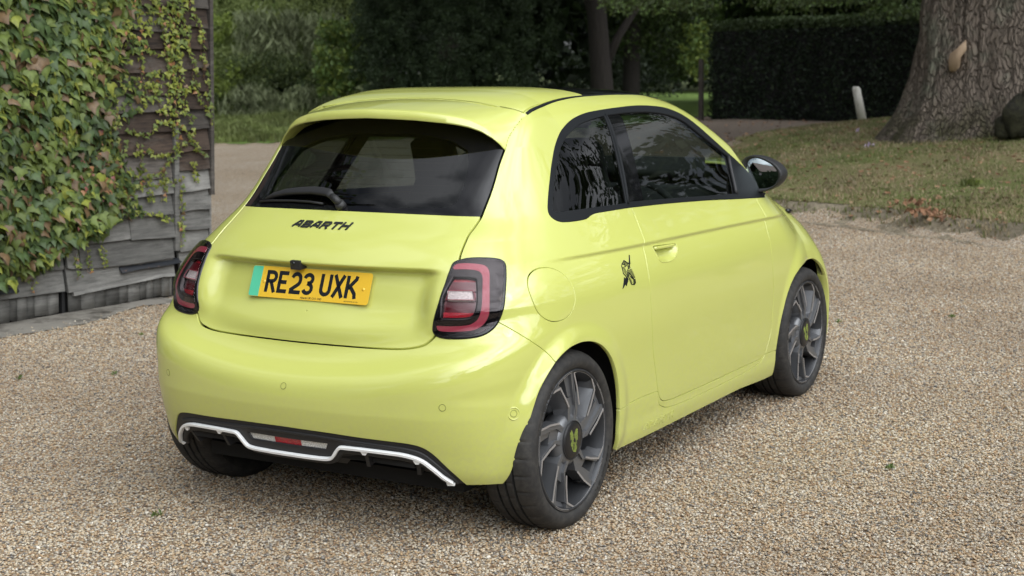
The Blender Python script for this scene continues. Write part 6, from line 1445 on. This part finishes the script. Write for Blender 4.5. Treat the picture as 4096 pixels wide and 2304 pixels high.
# heap of fallen oak leaves near the bank edge
q_ = []
for px, py, nn_3, rr_3 in ((2330, 545, 90, .22), (2290, 520, 50, .25), (2375, 560, 26, .16)):
    c, d = ray_px(px, py); s_ = np.linspace(8, 20, 1200); Q = c+s_[:, None]*d; k = np.argmax(Q[:, 2] < H(Q[:, 0], Q[:, 1])+.02); q_.append(blob(Q[k]+[0, 0, .05], (rr_3, rr_3, .04), nn_3, rg, .0))
V, F = cards(np.concatenate(q_), .052, .7, rg); tag(mesh_obj('leaf_heap', V, F, M['dead_leaf'], None, False), 'small heap of rusty dead leaves on the near edge of the grass bank', 'leaf heap', kind='stuff')
def small_plant(name, label, cat, px, py, n, size, mats_, spread, up=.5, asp=.35, dmax=26, group=None):
    c, d = ray_px(px, py); s_ = np.linspace(3, dmax, 3000); Q = c+s_[:, None]*d; k = np.argmax(Q[:, 2] < H(Q[:, 0], Q[:, 1])+.005); b = Q[k] if Q[k][2] < H(Q[k][0], Q[k][1])[0]+.1 else Q[-1]
    r = np.random.default_rng(int(px*7+py)); P = blob(b+[0, 0, size*.5], (spread, spread, size*.4), n, r, .0); V, F = cards(P, size, asp, r, up=up); o = mesh_obj(name, V-b, F, None, None, False, mats=[m_ for m_ in mats_], midx=np.concatenate([(r.random(n) < .3).astype(int)]*2) if len(mats_) > 1 else None); o.location = b
    return tag(o, label, cat, group)
small_plant('grass_tuft', 'bright green grass tuft on the bank right of the door mirror, halfway up', 'grass tuft', 2440, 470, 60, .10, [LM['blade'], LM['bright']], .13, .7, .1)
small_plant('dandelion', 'low broad-leaved weed at the foot of the huge trunk', 'weed', 2475, 288, 26, .14, [LM['leafy'], LM['bright']], .16, .4, .35)
M['petal'] = mat('pale_lilac_petal', (.62, .50, .68), .6)
for i_, (px, py, lb) in enumerate(((2180, 372, 'cluster of lilac crocus flowers in the middle of the bank'), (2160, 335, 'single lilac crocus just below the white post'), (2525, 345, 'lilac crocuses below the mossy burl'))):
    small_plant('crocus', lb, 'flower', px, py, 9 if i_ != 1 else 3, .07, [M['petal']], .10 if i_ != 1 else .03, .6, .5)
for px, py, lb in ((50, 955, 'weed seedling in the gravel at the left edge of the picture'), (290, 944, 'weed seedling in the gravel left of the bumper'), (352, 845, 'weed seedling in the gravel near the barn wall'), (395, 2065/1.59, 'tiny weed below the left rear tyre'), (2395, 800, 'weed seedling in the gravel right of the front wheel'), (2240, 1180, 'weed seedling in the gravel towards the right edge'), (2110, 812, 'weed seedling just right of the front tyre')):
    small_plant('seedling', lb, 'weed', px, py, 14, .022, [LM['leafy'], LM['blade']], .022, .4, .4)
# ================================================================== what stands behind the photographer, seen only mirrored in glass and paint; some trees added to block sky light
beh = [(8.6, -16.5, 9.0, 2.6),  (11.5, -12, 11.0, 3.4), (14.5, -8.5, 10, 3.2), (17.5, -6.5, 10, 3.4), (-21, 6, 8, 3.2), (-14, 12, 9, 3.4), (-6, -22, 4.2, 3.4), (-13, -20, 5, 3.6), (-22, -13, 5, 3.6), (-17, 2.5, 10.5, 3.2), (-17, -8.5, 8.5, 2.8), (-9, 13.5, 12, 4.2), (-4, 16.5, 12, 4.2), (8, 19, 12, 4.2), (21, -12, 12, 4.4)]  # last six are unseen trees added to block diffuse sky and sharpen reflections
for k, (x, y, h, r_3) in enumerate(beh): tree('garden_tree', None, x, y, h, r_3, ('oak', 'oak2'), clumps=34 if k in (0, 1, 2, 3) else 60, per=46, size=.36, tr=.22, base=.12, seed=300+k, z=0)
for k, o in enumerate([o for o in bpy.data.objects if o.name.startswith('garden_tree')]): tag(o, ['garden tree mirrored in the rear quarter glass', 'tall garden tree mirrored in the middle of the door glass', 'garden tree mirrored in the front of the door glass', 'garden tree mirrored in the front wing', 'small tree mirrored in the left tail light', 'bushy tree mirrored in the left side of the rear window', 'low shrub mirrored in the bumper corner, rightmost of three', 'low shrub mirrored in the bumper corner, middle of three', 'low shrub mirrored in the bumper corner, leftmost of three', 'unseen tree behind the photographer to the left, added to cut sky light', 'slender unseen tree behind the photographer to the right, added to cut sky light', 'unseen tree left of the barn, added to cut sky light', 'unseen tree behind the barn roof, added to cut sky light, left one', 'unseen tree behind the barn roof, added to cut sky light, right one', 'far unseen tree on the right, added to cut sky light'][k], 'tree', 'garden trees mirrored in the car')
tree('tall_tree', 'tall leafy tree behind the barn, mirrored in the left of the rear window', 2.2, 12.5, 16, 4.2, ('oak', 'leafy'), clumps=110, per=60, size=.34, tr=.3, base=.25, seed=77, z=0)
rq = np.random.default_rng(91); P = []
for k in range(300):
    a = math.radians(rq.uniform(172, 347)); R_ = 15.5+rq.uniform(0, 1.2)+2*math.sin(a*3); P.append(blob((.5+R_*math.cos(a), R_*math.sin(a), rq.uniform(.3, 2.7)), (.7, .7, .5), 46, rq, .2))
P = np.concatenate(P); V, F = cards(P, .24, .6, rq); hg = tag(empty('garden_hedge'), 'dark hedge behind the photographer, mirrored as the dark band in the bumper', 'hedge'); mesh_obj('foliage', V, F, LM['yew_dark'], hg, True)
aa = np.radians(np.linspace(172, 347, 50)); RR = 16.2+2*np.sin(aa*3); hv_ = [(.5+r*math.cos(a), r*math.sin(a), z) for a, r in zip(aa, RR) for z in (0, 2.7)]; mesh_obj('branch_core', np.array(hv_), [(2*i, 2*i+1, 2*i+3, 2*i+2) for i in range(49)], LM['hedge_dark'], hg)
hs = tag(empty('outbuilding', (-24, -3.5, 0)), 'dark gabled outbuilding seen only in the right door mirror', 'outbuilding')
MB().box((0, 0, 1.3), (8, 5, 2.6), Matrix.Rotation(.8, 3, 'Z')).build('wall', M['wood_top'], hs)
R8 = Matrix.Rotation(.8, 3, 'Z'); rv_ = [R8 @ Vector(v) for v in ((-4.3, -2.9, 2.5), (4.3, -2.9, 2.5), (4.3, 0, 5.0), (-4.3, 0, 5.0), (-4.3, 2.9, 2.5), (4.3, 2.9, 2.5))]
MB().add(rv_+[v+Vector((0, 0, .12)) for v in rv_], [(0, 3, 2, 1), (3, 4, 5, 2), (6, 7, 8, 9), (9, 8, 11, 10), (0, 1, 7, 6), (5, 4, 10, 11), (0, 6, 9, 3), (3, 9, 10, 4), (1, 2, 8, 7), (2, 5, 11, 8)]).build('roof', M['slate'], hs)

# far-off wood that closes the horizon on every side
rw = np.random.default_rng(400); P = []
for k in range(190):
    a = 2*math.pi*k/190+rw.normal(0, .01); R_ = rw.uniform(98, 118); hh = rw.uniform(10, 17); P.append(blob((1+R_*math.cos(a), R_*math.sin(a), hh*.45), (5, 5, hh*.5), 130, rw, .5))
P = np.concatenate(P); V, F = cards(P, 1.5, .7, rw); tag(mesh_obj('distant_wood', V, F, None, None, True, mats=[LM['oak'], LM['wood_dark']], midx=np.concatenate([(rw.random(len(P)) < .5).astype(int)]*2)), 'continuous far-off wood closing the horizon', 'wood', kind='stuff')
